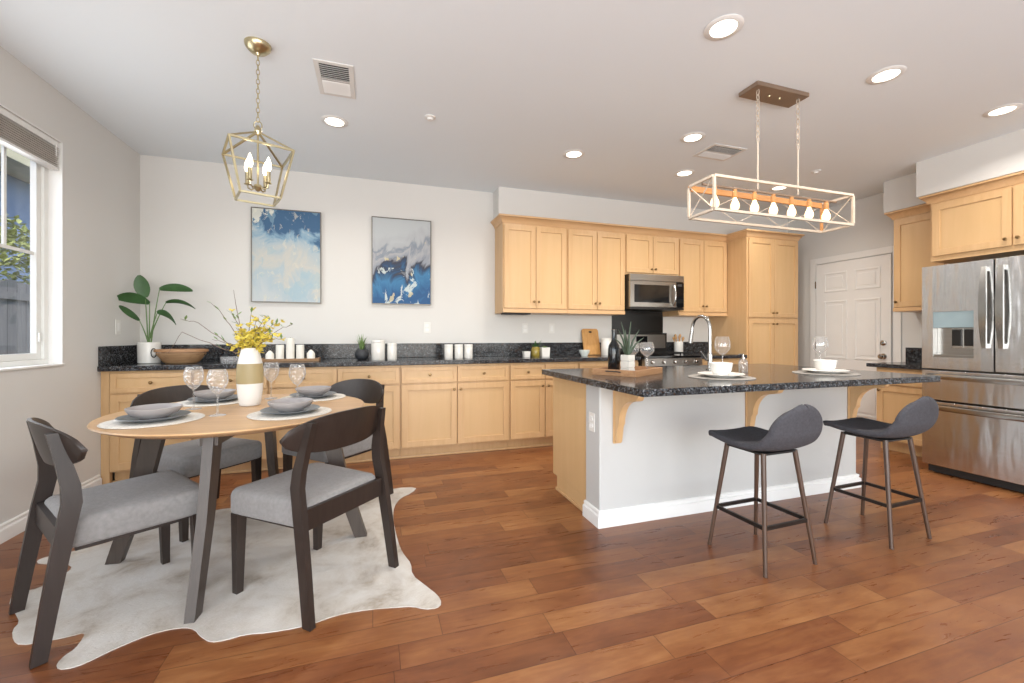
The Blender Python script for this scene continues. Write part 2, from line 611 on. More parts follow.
def struct(name, mb, mat, parent=None, **kw):
    o = mb.build(name, mat, parent, **kw)
    if parent is None:
        o['kind'] = 'structure'
    return o


def dup(root, loc, rot=None, label=None, scale=None):
    def cp(o, par):
        c = o.copy()
        COL.objects.link(c)
        if par:
            c.parent = par
        for ch in [x for x in bpy.data.objects if x.parent == o]:
            cp(ch, c)
        return c
    r = cp(root, None)
    r.location = loc
    if rot is not None:
        r.rotation_euler = (0, 0, rot)
    if label:
        r['label'] = label
    if scale:
        r.scale = scale
    return r


# ------------------------------------------------------------------ the setting
XL, XR, YB, YR, H = -1.954, 5.43, 4.597, -3.2, 2.74
struct('floor', MB().box(XL - .15, YR - .15, -0.12, XR + .15, YB + .15, 0.0), 'floor', smooth=0)
struct('ceiling', MB().box(XL - .15, YR - .15, H, XR + .15, YB + .15, H + .12), 'ceiling', smooth=0)
struct('wall_back', MB().box(XL - .15, YB, 0, XR + .15, YB + .15, H), 'wall', smooth=0)
WY0, WY1, WZ0, WZ1 = 2.05, 3.61, 0.945, 2.42
w = MB()
w.box(XL - .15, WY1, 0, XL, YB, H).box(XL - .15, 0.45, 0, XL, WY0, H)
w.box(XL - .15, WY0, 0, XL, WY1, WZ0).box(XL - .15, WY0, WZ1, XL, WY1, H)
w.box(XL - .15, YR, 0, XL, -2.2, H).box(XL - .15, -2.2, 2.3, XL, 0.45, H)
struct('wall_left', w, 'wall', smooth=0)
struct('wall_right', MB().box(XR, YR, 0, XR + .15, YB, H), 'wall', smooth=0)
w = MB()
w.box(XL, YR - .15, 0, -1.5, YR, H).box(3.9, YR - .15, 0, XR, YR, H).box(-1.5, YR - .15, 2.45, 3.9, YR, H)
struct('wall_rear', w, 'wall', smooth=0)
# dropped soffits above the cabinets
struct('wall_soffit_back', MB().box(1.283, 4.386, 2.415, XR, YB, H), 'wall', smooth=0)
w = MB().box(5.065, 2.585, 2.42, XR, 3.02, H).box(4.78, 0.2, 2.42, XR, 2.585, H)
struct('wall_soffit_right', w, 'wall', smooth=0)


def base_profile(d, h):
    return [(0, 0), (d, 0), (d, h * 0.66), (d * 0.94, h * 0.70), (d * 0.5, h * 0.76), (d * 0.42, h * 0.86), (d * 0.62, h * 0.90), (d * 0.5, h * 0.96), (d * 0.2, h), (0, h)]


b = MB()
p = base_profile(0.02, 0.10)
b.loft([[(XL + a, 0.45, z) for a, z in p], [(XL + a, 4.0, z) for a, z in p]])
struct('baseboard_left', b, 'trim')
b = MB()
b.loft([[(XR - a, 2.0, z) for a, z in p], [(XR - a, 3.06, z) for a, z in p]])
b.loft([[(XR - a, 4.07, z) for a, z in p], [(XR - a, 4.3, z) for a, z in p]])
struct('baseboard_right', b, 'trim')

# window with white vinyl frame
wf = MB()
xo = XL - 0.13
t = 0.045
wf.box(xo, WY0, WZ0, xo + .06, WY1, WZ0 + t, 0.004).box(xo, WY0, WZ1 - t, xo + .06, WY1, WZ1, 0.004)
wf.box(xo, WY1 - t, WZ0 + t, xo + .06, WY1, WZ1 - t, 0.004).box(xo, WY0, WZ0 + t, xo + .06, WY0 + t, WZ1 - t, 0.004)
win = struct('window_1', wf, 'vinyl')
sf = MB()
a0, a1, c0, c1 = WY0 + t, WY1 - t, WZ0 + t, WZ1 - t
s2 = 0.04
ym = 2.80
for (q0, q1) in ((a0, ym), (ym, a1)):
    sf.box(xo + .012, q0, c0, xo + .045, q0 + s2, c1, 0.003).box(xo + .012, q1 - s2, c0, xo + .045, q1, c1, 0.003)
    sf.box(xo + .012, q0 + s2, c0, xo + .045, q1 - s2, c0 + s2, 0.003).box(xo + .012, q0 + s2, c1 - s2, xo + .045, q1 - s2, c1, 0.003)
sf.build('window_sash', 'vinyl', win)
mu = MB()
mu.box(xo + .022, a0, 1.655, xo + .034, a1, 1.675)
for yy in (2.4, 3.30):
    mu.box(xo + .022, yy - .01, 1.675, xo + .034, yy + .01, c1)
mu.build('muntin', 'vinyl', win)
MB().box(xo + .013, a0, c0, xo + .016, a1, c1).build('pane', 'pane', win, smooth=0)
lt = MB().box(xo + .045, a1 - .03, 1.10, xo + .055, a1 - .015, 1.16, 0.002)
lt.build('latch', 'vinyl', win)
# sill and jamb liner
jl = MB()
jl.box(xo + .06, WY0, WZ0 - .001, XL + .012, WY1, WZ0 + .012, 0.003)
struct('trim_1', jl, 'trim')
jl = MB()
jl.box(xo + .06, WY1 - .006, WZ0 + .012, XL + .001, WY1 + .001, WZ1)
jl.box(xo + .06, WY0 - .001, WZ0 + .012, XL + .001, WY0 + .006, WZ1)
jl.box(xo + .06, WY0 + .006, WZ1 - .006, XL + .001, WY1 - .006, WZ1 + .001)
struct('trim_2', jl, 'trim', smooth=0)

# door to the garage on the right wall (faces -x): local x along -y
DY0, DY1, DZ = 3.15, 3.98, 2.04
d = MB()
d.box(XR - .028, DY0, 0.008, XR - .004, DY1, DZ, 0.002)
door = struct('door_1', d, 'trim')
pn = MB()


def frame_rect(mb, x, y0, y1, z0, z1, w, h):
    mb.box(x - h, y0, z0, x, y0 + w, z1, h * .45).box(x - h, y1 - w, z0, x, y1, z1, h * .45)
    mb.box(x - h, y0 + w, z0, x, y1 - w, z0 + w, h * .45).box(x - h, y0 + w, z1 - w, x, y1 - w, z1, h * .45)


for (q0, q1) in ((DY0 + .10, DY0 + .375), (DY1 - .375, DY1 - .10)):
    for (z0, z1) in ((0.2, 0.72), (0.86, 1.57), (1.68, 1.92)):
        frame_rect(pn, XR - .027, q0, q1, z0, z1, 0.022, 0.009)
        pn.box(XR - .0335, q0 + .05, z0 + .05, XR - .027, q1 - .05, z1 - .05, 0.003)
pn.build('door_panel', 'trim', door)
kb = MB().lathe([(0, 0), (.032, 0), (.032, .006), (.012, .01), (.012, .03), (.026, .04), (.029, .055), (.02, .066), (0, .069)],
                (XR - .028, DY0 + .07, 0.91), 20, 'x')
tag(kb.build('door_handle', 'chrome', door), 'round satin nickel door knob')
db = MB().lathe([(0, 0), (.03, 0), (.03, .012), (.02, .018), (0, .018)], (XR - .028, DY0 + .07, 1.06), 20, 'x').box(
    XR - .062, DY0 + .066, 1.045, XR - .044, DY0 + .074, 1.075)
tag(db.build('deadbolt', 'chrome', door), 'satin nickel deadbolt thumb turn')
for z in (0.25, 1.02, 1.79):
    MB().box(XR - .034, DY1 - .003, z - .045, XR - .022, DY1 + .012, z + .045, 0.002).build('hinge', 'chrome', door)
c = MB()
cw = 0.075
c.box(XR - .018, DY1 + .012, 0, XR, DY1 + .012 + cw, DZ + .012 + cw, 0.004)
c.box(XR - .018, DY0 - .012 - cw, 0, XR, DY0 - .012, DZ + .012 + cw, 0.004)
c.box(XR - .018, DY0 - .012, DZ + .012, XR, DY1 + .012, DZ + .012 + cw, 0.004)
struct('trim_3', c, 'trim')

# pony wall of the island
IX0, IX1, IY = 1.285, 3.475, 2.25
struct('wall_island', MB().box(IX0, IY, 0, IX1, IY + .18, 0.845, 0.012, 3), 'island_wall')
b = MB()
p = base_profile(0.020, 0.098)
path = [(IX0, IY + .18), (IX0, IY), (IX1, IY), (IX1, IY + .18)]
secs = []
for i, (px, py) in enumerate(path):
    sx = -1 if px == IX0 else 1
    secs.append([(px + (sx * a), py - (a if i in (1, 2) else 0), z) for a, z in p])
b.loft(secs)
struct('baseboard_island', b, 'trim')


# ------------------------------------------------------------------ cabinets
def knob(parent, x, z, y=0.0, mat='bronze', r=0.013):
    mb = MB().lathe([(0, 0), (r * .55, 0), (r * .42, .006), (r * .42, .011), (r, .017), (r, .022), (r * .6, .028), (0, .029)], (0, 0, 0), 14, 'y')
    return mb.build('knob', mat, parent, loc=(x, y, z))


def shaker(parent, name, x0, x1, z0, z1, fw=0.055, inset=0.011):
    """door or drawer front, front face at y=0, 2 cm thick"""
    mb = MB()
    bv = 0.0025
    mb.box(x0, 0, z0, x0 + fw, .02, z1, bv).box(x1 - fw, 0, z0, x1, .02, z1, bv)
    mb.box(x0 + fw - .001, 0, z0, x1 - fw + .001, .02, z0 + fw, bv).box(x0 + fw - .001, 0, z1 - fw, x1 - fw + .001, .02, z1, bv)
    o = mb.build(name, 'maple', parent)
    MB().box(x0 + fw - .002, inset, z0 + fw - .002, x1 - fw + .002, .0195, z1 - fw + .002).build('panel', 'maple_panel', o, smooth=0)
    return o


def cabinet(name, label, cat, loc, rot, w, h, depth, doors=(), drawers=(), toe=0.0, group=None, edge=0.012, side_panel=False):
    t = thing(name, label, cat, loc, rot, group)
    mb = MB()
    mb.box(0, .0205, toe, w, depth, h, 0.0015)
    if toe:
        mb.box(0.001, .085, 0.0, w - .001, depth, toe)
    mb.build('body', 'maple', t)
    for (x0, x1, z0, z1, kx, kz) in doors:
        d = shaker(t, 'door', x0, x1, z0, z1)
        if kx is not None:
            knob(d, kx, kz)
    for (x0, x1, z0, z1) in drawers:
        d = shaker(t, 'drawer', x0, x1, z0, z1, 0.036, 0.009)
        knob(d, (x0 + x1) / 2, (z0 + z1) / 2)
    return t


FY = 4.004   # front plane of the base cabinets on the back wall
TB = 0.872   # underside of worktop


def base_unit(x0, x1, cols, label, side):
    """cols: list of (relative boundary fractions) door columns; side: knob sides 'l'/'r' per column"""
    w = x1 - x0
    n = len(side)
    e = 0.010
    drs, dws = [], []
    cwid = w / n
    for i in range(n):
        a = i * cwid + (e if i == 0 else 0.004)
        bb = (i + 1) * cwid - (e if i == n - 1 else 0.004)
        dws.append((a, bb, 0.705, 0.852))
        kx = a + .028 if side[i] == 'l' else bb - .028
        drs.append((a, bb, 0.115, 0.69, kx, 0.635))
    return cabinet('base_cabinet', label, 'cabinet', (x0 + .0005, FY, 0), 0, w - .001, TB, 0.585, drs, dws, 0.10, 'maple base cabinets on the back wall')


base_unit(-1.90, -1.36, None, 'single-door maple base cabinet in the corner, below the tall leafy plant', 'r')
base_unit(-1.36, -0.83, None, 'narrow maple base cabinet behind the flower vase and dining table', 'r')
base_unit(-0.83, 0.24, None, 'two-door maple base cabinet under the two large white canisters', 'rl')
base_unit(0.24, 1.285, None, 'two-door maple base cabinet under the three small white canisters', 'rl')
base_unit(1.285, 2.04, None, 'maple base cabinet half hidden behind the left corner of the island', 'rl')
base_unit(2.04, 2.775, None, 'maple base cabinet left of the range, under the cutting board', 'rl')
base_unit(3.545, 4.268, None, 'maple base cabinet between the range and the tall pantry', 'rl')
# filler against the left wall + shoe strip
b = MB().box(XL + .001, FY + .021, 0.0, -1.9005, FY + .06, TB)
tag(b.build('cabinet_filler', 'maple'), 'narrow maple filler strip where the back cabinets meet the left wall', 'trim')
b = MB().box(XL + .02, FY + .068, 0, 2.775, FY + .084, 0.022, 0.005)
struct('trim_4', b, 'maple')

UY, UZ0, UZ1 = 4.275, 1.385, 2.345


def upper(x0, x1, z0, z1, label, y=UY, depth=0.32, nd=2, group='maple wall cabinets above the back counter'):
    w = x1 - x0
    e = 0.012
    hh = z1 - z0
    drs = []
    lo = 0.05 if z0 < 1.6 else 0.025
    for i in range(nd):
        a = i * w / nd + (e if i == 0 else 0.003)
        bb = (i + 1) * w / nd - (e if i == nd - 1 else 0.003)
        kx = bb - .024 if i == 0 else a + .024
        drs.append((a, bb, lo, hh - .03, kx, lo + .07 if z0 < 1.6 else lo + .045))
    t = cabinet('wall_cabinet', label, 'cabinet', (x0 + .0005, y, z0), 0, w - .001, hh, depth, drs, group=group)
    return t


def light_rail(t, w):
    MB().box(0.0, 0.004, 0.0, w, 0.0205, 0.042, 0.006).build('light_rail', 'maple_h', t)


t = upper(1.30, 2.04, UZ0, UZ1, 'two-door maple wall cabinet at the left end of the back row')
light_rail(t, .739)
t = upper(2.04, 2.78, UZ0, UZ1, 'two-door maple wall cabinet just left of the microwave')
light_rail(t, .739)
upper(2.78, 3.53, 1.855, UZ1, 'short two-door maple wall cabinet directly above the microwave')
t = upper(3.53, 4.268, UZ0, UZ1, 'two-door maple wall cabinet between microwave and tall pantry')
light_rail(t, .737)
# tall pantry
PX0, PX1, PY = 4.27, 5.10, 3.97
w = PX1 - PX0
m = w / 2
cabinet('pantry_cabinet', 'tall four-door maple pantry cabinet at the right end of the back wall', 'cabinet', (PX0, PY, 0), 0, w, 2.345, 0.62,
        [(.02, m - .003, 1.365, 2.315, m - .028, 1.42), (m + .003, w - .02, 1.365, 2.315, m + .028, 1.42),
         (.02, m - .003, .12, 1.345, m - .028, 1.285), (m + .003, w - .02, .12, 1.345, m + .028, 1.285)], toe=0.10)


def crown(mb, pts, inner=False):
    """cove crown moulding swept along plan points with outward normals given per segment"""
    prof = [(0, 2.335), (0.006, 2.335), (0.012, 2.352), (0.02, 2.365), (0.042, 2.392), (0.05, 2.396), (0.05, 2.412), (0, 2.412)]
    secs = []
    for (x, y, ox, oy) in pts:
        secs.append([(x + ox * a, y + oy * a, z) for a, z in prof])
    mb.loft(secs)


b = MB()
crown(b, [(1.30, 4.59, -1, 0), (1.30, 4.295, -1, -1), (4.27, 4.295, -1, -1), (4.27, 3.99, -1, -1), (5.10, 3.99, 1, -1), (5.10, 4.59, 1, 0)])
tag(b.build('crown_moulding', 'maple_h', smooth=50), 'maple crown moulding along the top of the back wall cabinets and pantry', 'moulding')
b = MB()
crown(b, [(5.42, 2.955, 0, 1), (5.10, 2.955, -1, 1), (5.10, 2.56, -1, 0)])
tag(b.build('crown_moulding', 'maple_h', smooth=50), 'short maple crown moulding on the narrow cabinet beside the white door', 'moulding')
b = MB()
crown(b, [(5.10, 2.51, 0, 1), (4.82, 2.51, -1, 1), (4.82, 1.40, -1, 0)])
tag(b.build('crown_moulding', 'maple_h', smooth=50), 'maple crown moulding above the refrigerator cabinet', 'moulding')

# right wall cabinets (rotated: front faces -x, local x runs towards -y)
R = -PI / 2
t = cabinet('wall_cabinet', 'narrow single-door maple wall cabinet between white door and refrigerator', 'cabinet', (5.08, 2.95, 1.385), R, 0.43, .96, .34,
            [(.012, .418, .045, .93, .036, .10)])
MB().box(0, 0.004, 0.0, .43, 0.0205, 0.042, 0.006).build('light_rail', 'maple_h', t)
t = cabinet('wall_cabinet', 'wide two-door maple cabinet above the refrigerator', 'cabinet', (4.80, 2.50, 1.81), R, 1.06, .535, .62,
            [(.02, .525, .045, .505, .495, .10), (.535, 1.04, .045, .505, .565, .10)])
RT = 0.862
cabinet('base_cabinet', 'short maple base cabinet under the counter left of the refrigerator', 'cabinet', (4.83, 2.955, 0), R, 0.515, RT - .038, .585,
        [(.012, .503, .115, .645, .04, .60)], [(.012, .503, .66, .805)], 0.10)

# ------------------------------------------------------------------ worktops
CT = 0.912
t = thing('countertop', 'long dark granite counter running along the back wall', 'countertop', (0, 0, TB))
MB().box(XL + .001, 3.976, 0, 2.777, 4.595, CT - TB, 0.006).build('slab', 'granite', t)
tag(MB().box(XL + .022, 4.575, CT + .0005, 2.777, 4.596, 1.06, 0.003).build('backsplash', 'granite'), 'long low dark granite backsplash strip behind the left run of counter', 'backsplash')
tag(MB().box(XL + .001, 3.99, CT + .0005, XL + .021, 4.574, 1.06, 0.003).build('side_splash', 'granite'), 'short dark granite splash on the left wall beside the tall plant', 'backsplash')
t = thing('countertop', 'short dark granite counter between range and pantry', 'countertop', (0, 0, TB))
MB().box(3.543, 3.976, 0, 4.269, 4.595, CT - TB, 0.006).build('slab', 'granite', t)
tag(MB().box(3.543, 4.575, CT + .0005, 4.269, 4.596, 1.06, 0.003).build('backsplash', 'granite'), 'dark granite backsplash strip right of the stove, behind the utensil crock', 'backsplash')
t = thing('countertop', 'small dark granite counter beside the refrigerator', 'countertop', (0, 0, RT - .037))
MB().box(4.80, 2.44, 0, 5.428, 3.02, .037, 0.006).build('slab', 'granite', t)
tag(MB().box(5.408, 2.44, RT + .0005, 5.429, 3.02, RT + .153, 0.003).build('backsplash', 'granite'), 'dark granite backsplash strip on the right wall beside the refrigerator', 'backsplash')
tag(MB().box(4.98, 2.44, RT + .0005, 5.407, 2.462, RT + .153, 0.003).build('side_splash', 'granite'), 'dark granite side splash standing against the left side of the refrigerator', 'backsplash')
IT = 0.889
tag(MB().box(1.20, 1.702, IT - .038, 3.385, 2.96, IT, 0.006).build('island_countertop', 'granite'),
    'large dark granite island top set with two white bowls', 'countertop')

# island cabinets behind the pony wall
t = thing('island_cabinet', 'maple island cabinet with plain end panel behind the white pony wall', 'cabinet', (1.30, IY + .181, 0))
b = MB().box(0, 0, .10, 2.17, .545, IT - .039, 0.002).box(0.0, 0, 0, 2.17, .47, .10)
b.build('body', 'maple_panel', t)
MB().box(-.012, .02, 0, 0, .475, .022, 0.004).build('shoe_strip', 'maple', t)
b = MB()
for i in range(4):
    x0 = .02 + i * .535
    b.box(x0, .546, .13, x0 + .52, .565, .83, 0.003)
b.build('door', 'maple', t)

# corbels


def corbel(x, label):
    t = thing('corbel', label, 'bracket', (x, IY - .001, .50), 0, 'maple corbels under the island overhang')
    top = .348
    prof = [(0, 0)]
    prof += [(-.014, 0), (-.022, .02), (-.036, .10)]
    for k in range(9):
        a = k / 8 * PI / 2
        prof.append((-.050 - .135 * (1 - math.cos(a)), .12 + .15 * math.sin(a)))
    prof += [(-.21, .275), (-.228, .283), (-.240, .302), (-.243, .328), (-.24, top), (0, top)]
    MB().prism([(y - .008, z) for y, z in prof], -.021, .021, 'x').build('bracket', 'maple', t, smooth=40)
    MB().box(-.028, -.010, -.008, .028, 0, top, 0.003).build('back_plate', 'maple', t)
    return t


corbel(1.40, 'maple corbel at the left corner of the island, nearest the dining table')
corbel(2.42, 'maple corbel in the middle of the island front, behind the left bar stool')
corbel(3.40, 'maple corbel at the right end of the island, behind the right bar stool')

# ------------------------------------------------------------------ appliances
# refrigerator, front faces -x; local x -> -y, local y -> +x
t = thing('refrigerator', 'stainless french-door refrigerator with water dispenser at the right', 'refrigerator', (4.40, 2.34, 0), R)
FW = 0.88
b = MB().box(.008, .075, .045, FW - .008, .80, 1.70, 0.006).box(.01, .075, 1.70, FW - .01, .25, 1.725, 0.004)
b.box(.03, .10, 0, FW - .03, .78, .045)
tag(b.build('body', 'steel_dark', t), 'dark grey cabinet body')


def curved_front(mb, x0, x1, z0, z1, th=.065, crown_=0.010):
    n = 10
    sec_f, sec_b = [], []
    pts = []
    for i in range(n + 1):
        u = i / n
        x = x0 + (x1 - x0) * u
        edge = min(u, 1 - u) * (x1 - x0)
        r = 0.012
        y = 0.0 - crown_ * math.sin(PI * u) * .5 + crown_ * .5
        if edge < r:
            y += r - math.sqrt(max(r * r - (r - edge) ** 2, 0))
        pts.append((x, y))
    poly = pts + [(x1, th), (x0, th)]
    mb.prism(poly, z0, z1, 'z')


half = FW / 2
for k, (x0, x1) in enumerate(((0, half - .004), (half + .004, FW))):
    b = MB()
    if k == 0:   # opening for the dispenser
        dx0, dx1, dz0, dz1 = .075, .325, 0.965, 1.335
        curved_front(b, x0, dx0, .87, 1.715)
        curved_front(b, dx1, x1, .87, 1.715)
        curved_front(b, dx0, dx1, .87, dz0)
        curved_front(b, dx0, dx1, dz1, 1.715)
        b.bm.free()
        b = MB()
        b.box(x0, 0, .87, dx0, .065, 1.715).box(dx1, 0, .87, x1, .065, 1.715)
        b.box(dx0, 0, .87, dx1, .065, dz0).box(dx0, 0, dz1, dx1, .065, 1.715)
    else:
        b.box(x0, 0, .87, x1, .065, 1.715, 0.004)
    dr = b.build('door', 'steel', t)
    hx = (x1 - .042) if k == 0 else (x0 + .042)
    hb = MB()
    zs = [1.045 + i * (1.66 - 1.045) / 12 for i in range(13)]
    secs = []
    for i, z in enumerate(zs):
        u = i / 12
        off = -.030 - .022 * math.sin(PI * u)
        hw = .013 + .009 * math.sin(PI * u)
        secs.append([(hx - hw, off, z), (hx + hw, off, z), (hx + hw, off + .016, z), (hx - hw, off + .016, z)])
    hb.loft(secs)
    hb.box(hx - .014, -.022, 1.045, hx + .014, 0, 1.08, 0.002).box(hx - .014, -.022, 1.625, hx + .014, 0, 1.66, 0.002)
    tag(hb.build('handle', 'chrome', dr), 'vertical curved satin bar handle')
    if k == 0:
        ds = MB().box(dx0, .004, 1.205, dx1, .03, dz1, 0.002)
        tag(ds.build('control_panel', 'panel_gray', dr, smooth=0), 'pale blue-grey dispenser control panel')
        MB().box(dx0 + .001, .055, dz0, dx1 - .001, .0645, 1.204).box(dx0, .004, dz0 - .0, dx1, .055, dz0 + .02).build('dispenser_recess', 'steel_flat', dr, smooth=0)
        for px in (dx0 + .13, dx0 + .205):
            pb = MB().box(px - .028, .035, 1.06, px + .028, .05, 1.19, 0.004)
            tag(pb.build('dispenser_paddle', 'black', dr), 'black dispenser paddle in a light surround')
            fr2 = MB().box(px - .034, .05, 1.04, px + .034, .054, 1.2)
            fr2.build('paddle_surround', 'chrome', dr, smooth=0)
for (z0, z1) in ((.615, .855), (.075, .60)):
    b = MB().box(0, 0, z0, FW, .065, z1, 0.004)
    dw = b.build('drawer', 'steel', t)
    hb = MB()
    secs = []
    for i in range(17):
        u = i / 16
        x = .03 + (FW - .06) * u
        off = -.012 - .045 * math.sin(PI * u) ** .5
        z = z1 - .045
        secs.append([(x, off, z - .022), (x, off - .006, z), (x, off, z + .02), (x, off + .012, z + .02), (x, off + .012, z - .022)])
    hb.loft(secs)
    hb.box(.03, -.02, z1 - .062, .055, 0, z1 - .03, 0.002).box(FW - .055, -.02, z1 - .062, FW - .03, 0, z1 - .03, 0.002)
    tag(hb.build('handle', 'chrome', dw), 'long horizontal bowed satin bar handle')
b = MB().box(.02, .045, .01, FW - .02, .075, .07, 0.003)
tag(b.build('kick_grille', 'black_matte', t), 'dark toe grille')
MB().lathe([(0, 0), (.018, 0), (.018, .012), (0, .012)], (.06, .11, 0), 12).build('foot', 'black_matte', t)

# microwave
t = thing('microwave', 'stainless over-the-range microwave with black window above the stove', 'microwave', (2.785, 4.19, 1.445))
MW, MH = .742, .405
MB().box(.001, .03, 0, MW - .001, .40, MH, 0.003).build('body', 'black', t)
b = MB().box(0, .0, MH - .075, MW, .03, MH, 0.004)
b.build('vent_strip', 'steel_flat', t)
fr = MB()
fr.box(0, 0, .03, .055, .03, MH - .079).box(.535, 0, .03, .63, .03, MH - .079)
fr.box(.055, 0, .03, .535, .03, .08).box(.055, 0, MH - .12, .535, .03, MH - .079)
dr = fr.build('door', 'steel_flat', t)
tag(MB().box(.055, .006, .08, .535, .02, MH - .12).build('window', 'black_glass', dr, smooth=0), 'black glass door window')
hp = [(.59, -.004 - .038 * math.sin(PI * i / 10) ** .6, .045 + i * (MH - .155) / 10) for i in range(11)]
MB().tube(hp, .0105, 10).build('handle', 'chrome', dr)
cp = MB().box(.634, 0.0, .03, MW, .03, MH - .079, 0.003)
cpo = cp.build('control_panel', 'black_glass', t)
MB().box(.65, -.0006, MH - .125, MW - .03, .002, MH - .098).build('display', 'duct', cpo, smooth=0)
MB().box(0, 0.002, 0, MW, .03, .026, 0.003).build('bottom_trim', 'black', t)

# wall panel behind the range
tag(MB().box(2.79, 4.588, 1.0, 3.535, 4.5965, 1.445, 0.001).build('range_backsplash', 'black'),
    'black panel on the wall between stove and microwave', 'panel')

# range
t = thing('range', 'black and stainless slide-in kitchen stove between the back counters', 'stove', (2.781, 3.93, 0))
RW = .758
b = MB().box(.002, .03, .08, RW - .002, .64, .895, 0.003).box(.03, .08, 0, RW - .03, .62, .08)
b.build('body', 'black', t)
MB().box(.0, -.01, .895, RW, .60, .918, 0.004).build('cooktop', 'black_glass', t)
gr = MB()
for gx in (.06, .30, .52):
    for k in range(3):
        gr.box(gx + k * .085, .05, .934, gx + k * .085 + .012, .55, .948)
    gr.box(gx, .05, .918, gx + .012, .062, .948).box(gx + .17, .538, .918, gx + .182, .55, .948)
    gr.box(gx, .16, .934, gx + .182, .172, .948).box(gx, .42, .934, gx + .182, .432, .948)
gr.build('grate', 'black_matte', t, smooth=0)
bp = MB().box(0, .585, .918, RW, .64, 1.175, 0.006)
bpo = bp.build('back_panel', 'black', t)
MB().box(.03, .578, .985, RW - .03, .585, 1.155, 0.002).build('fascia', 'steel_flat', bpo)
MB().box(.30, .574, 1.055, .46, .578, 1.135, 0.001).build('display', 'black_glass', bpo)
cp = MB().prism([(-.015, .81), (-.03, .812), (-.012, .892), (.03, .892), (.03, .81)], .0, RW, 'x')
cpo = cp.build('control_panel', 'steel_flat', t, smooth=0)
for k in range(5):
    MB().lathe([(0, 0), (.022, 0), (.019, .02), (.012, .03), (0, .03)], (.09 + k * .145, -.021, .853), 14, 'y').build('knob', 'chrome', cpo)
od = MB().box(.0, -.02, .27, RW, .03, .80, 0.004).build('oven_door', 'steel_flat', t)
MB().box(.11, -.022, .36, RW - .11, -.0195, .66).build('window', 'black_glass', od, smooth=0)
hb = MB().tube([(.05, -.02, .765), (.06, -.062, .765), (RW - .06, -.062, .765), (RW - .05, -.02, .765)], .012, 10)
hb.build('handle', 'chrome', od)
MB().box(.0, -.015, .085, RW, .03, .26, 0.004).build('drawer', 'steel_flat', t)


# ------------------------------------------------------------------ dining table
TX, TY = -0.647, 2.61
t = thing('dining_table', 'round oak-topped dining table with dark splayed legs', 'table', (TX, TY, 0), math.radians(-4))
RT_ = .602
MB().lathe([(0, .72), (RT_ - .05, .72), (RT_ - .008, .738), (RT_, .744), (RT_ - .004, .7495), (0, .7495)], (0, 0, 0), 72).build('tabletop', 'oak_top', t)
ap = MB()
ap.bar((-.44, 0, .69), (.44, 0, .69), .07, .058).bar((0, -.44, .689), (0, .44, .689), .07, .056)
ap.lathe([(0, .70), (.30, .70), (.30, .7195), (0, .7195)], (0, 0, 0), 32)
ap.build('apron', 'walnut_gray', t)
for k in range(4):
    a = k * PI / 2
    rad, tan = Vector((math.cos(a), math.sin(a), 0)), Vector((-math.sin(a), math.cos(a), 0))

    def sec(r, z, wr, wt):
        c = rad * r + Vector((0, 0, z))
        ww, tt = rad * wr / 2, tan * wt / 2
        ch = .12
        return [c - ww - tt, c + ww - tt * (1 - ch), c + ww + tt * (1 - ch), c - ww + tt]
    lg = MB().loft([sec(.585, .0042, .064, .042), sec(.475, .35, .078, .044), sec(.395, .7195, .092, .046)])
    lg.build('leg', 'walnut_gray', t)


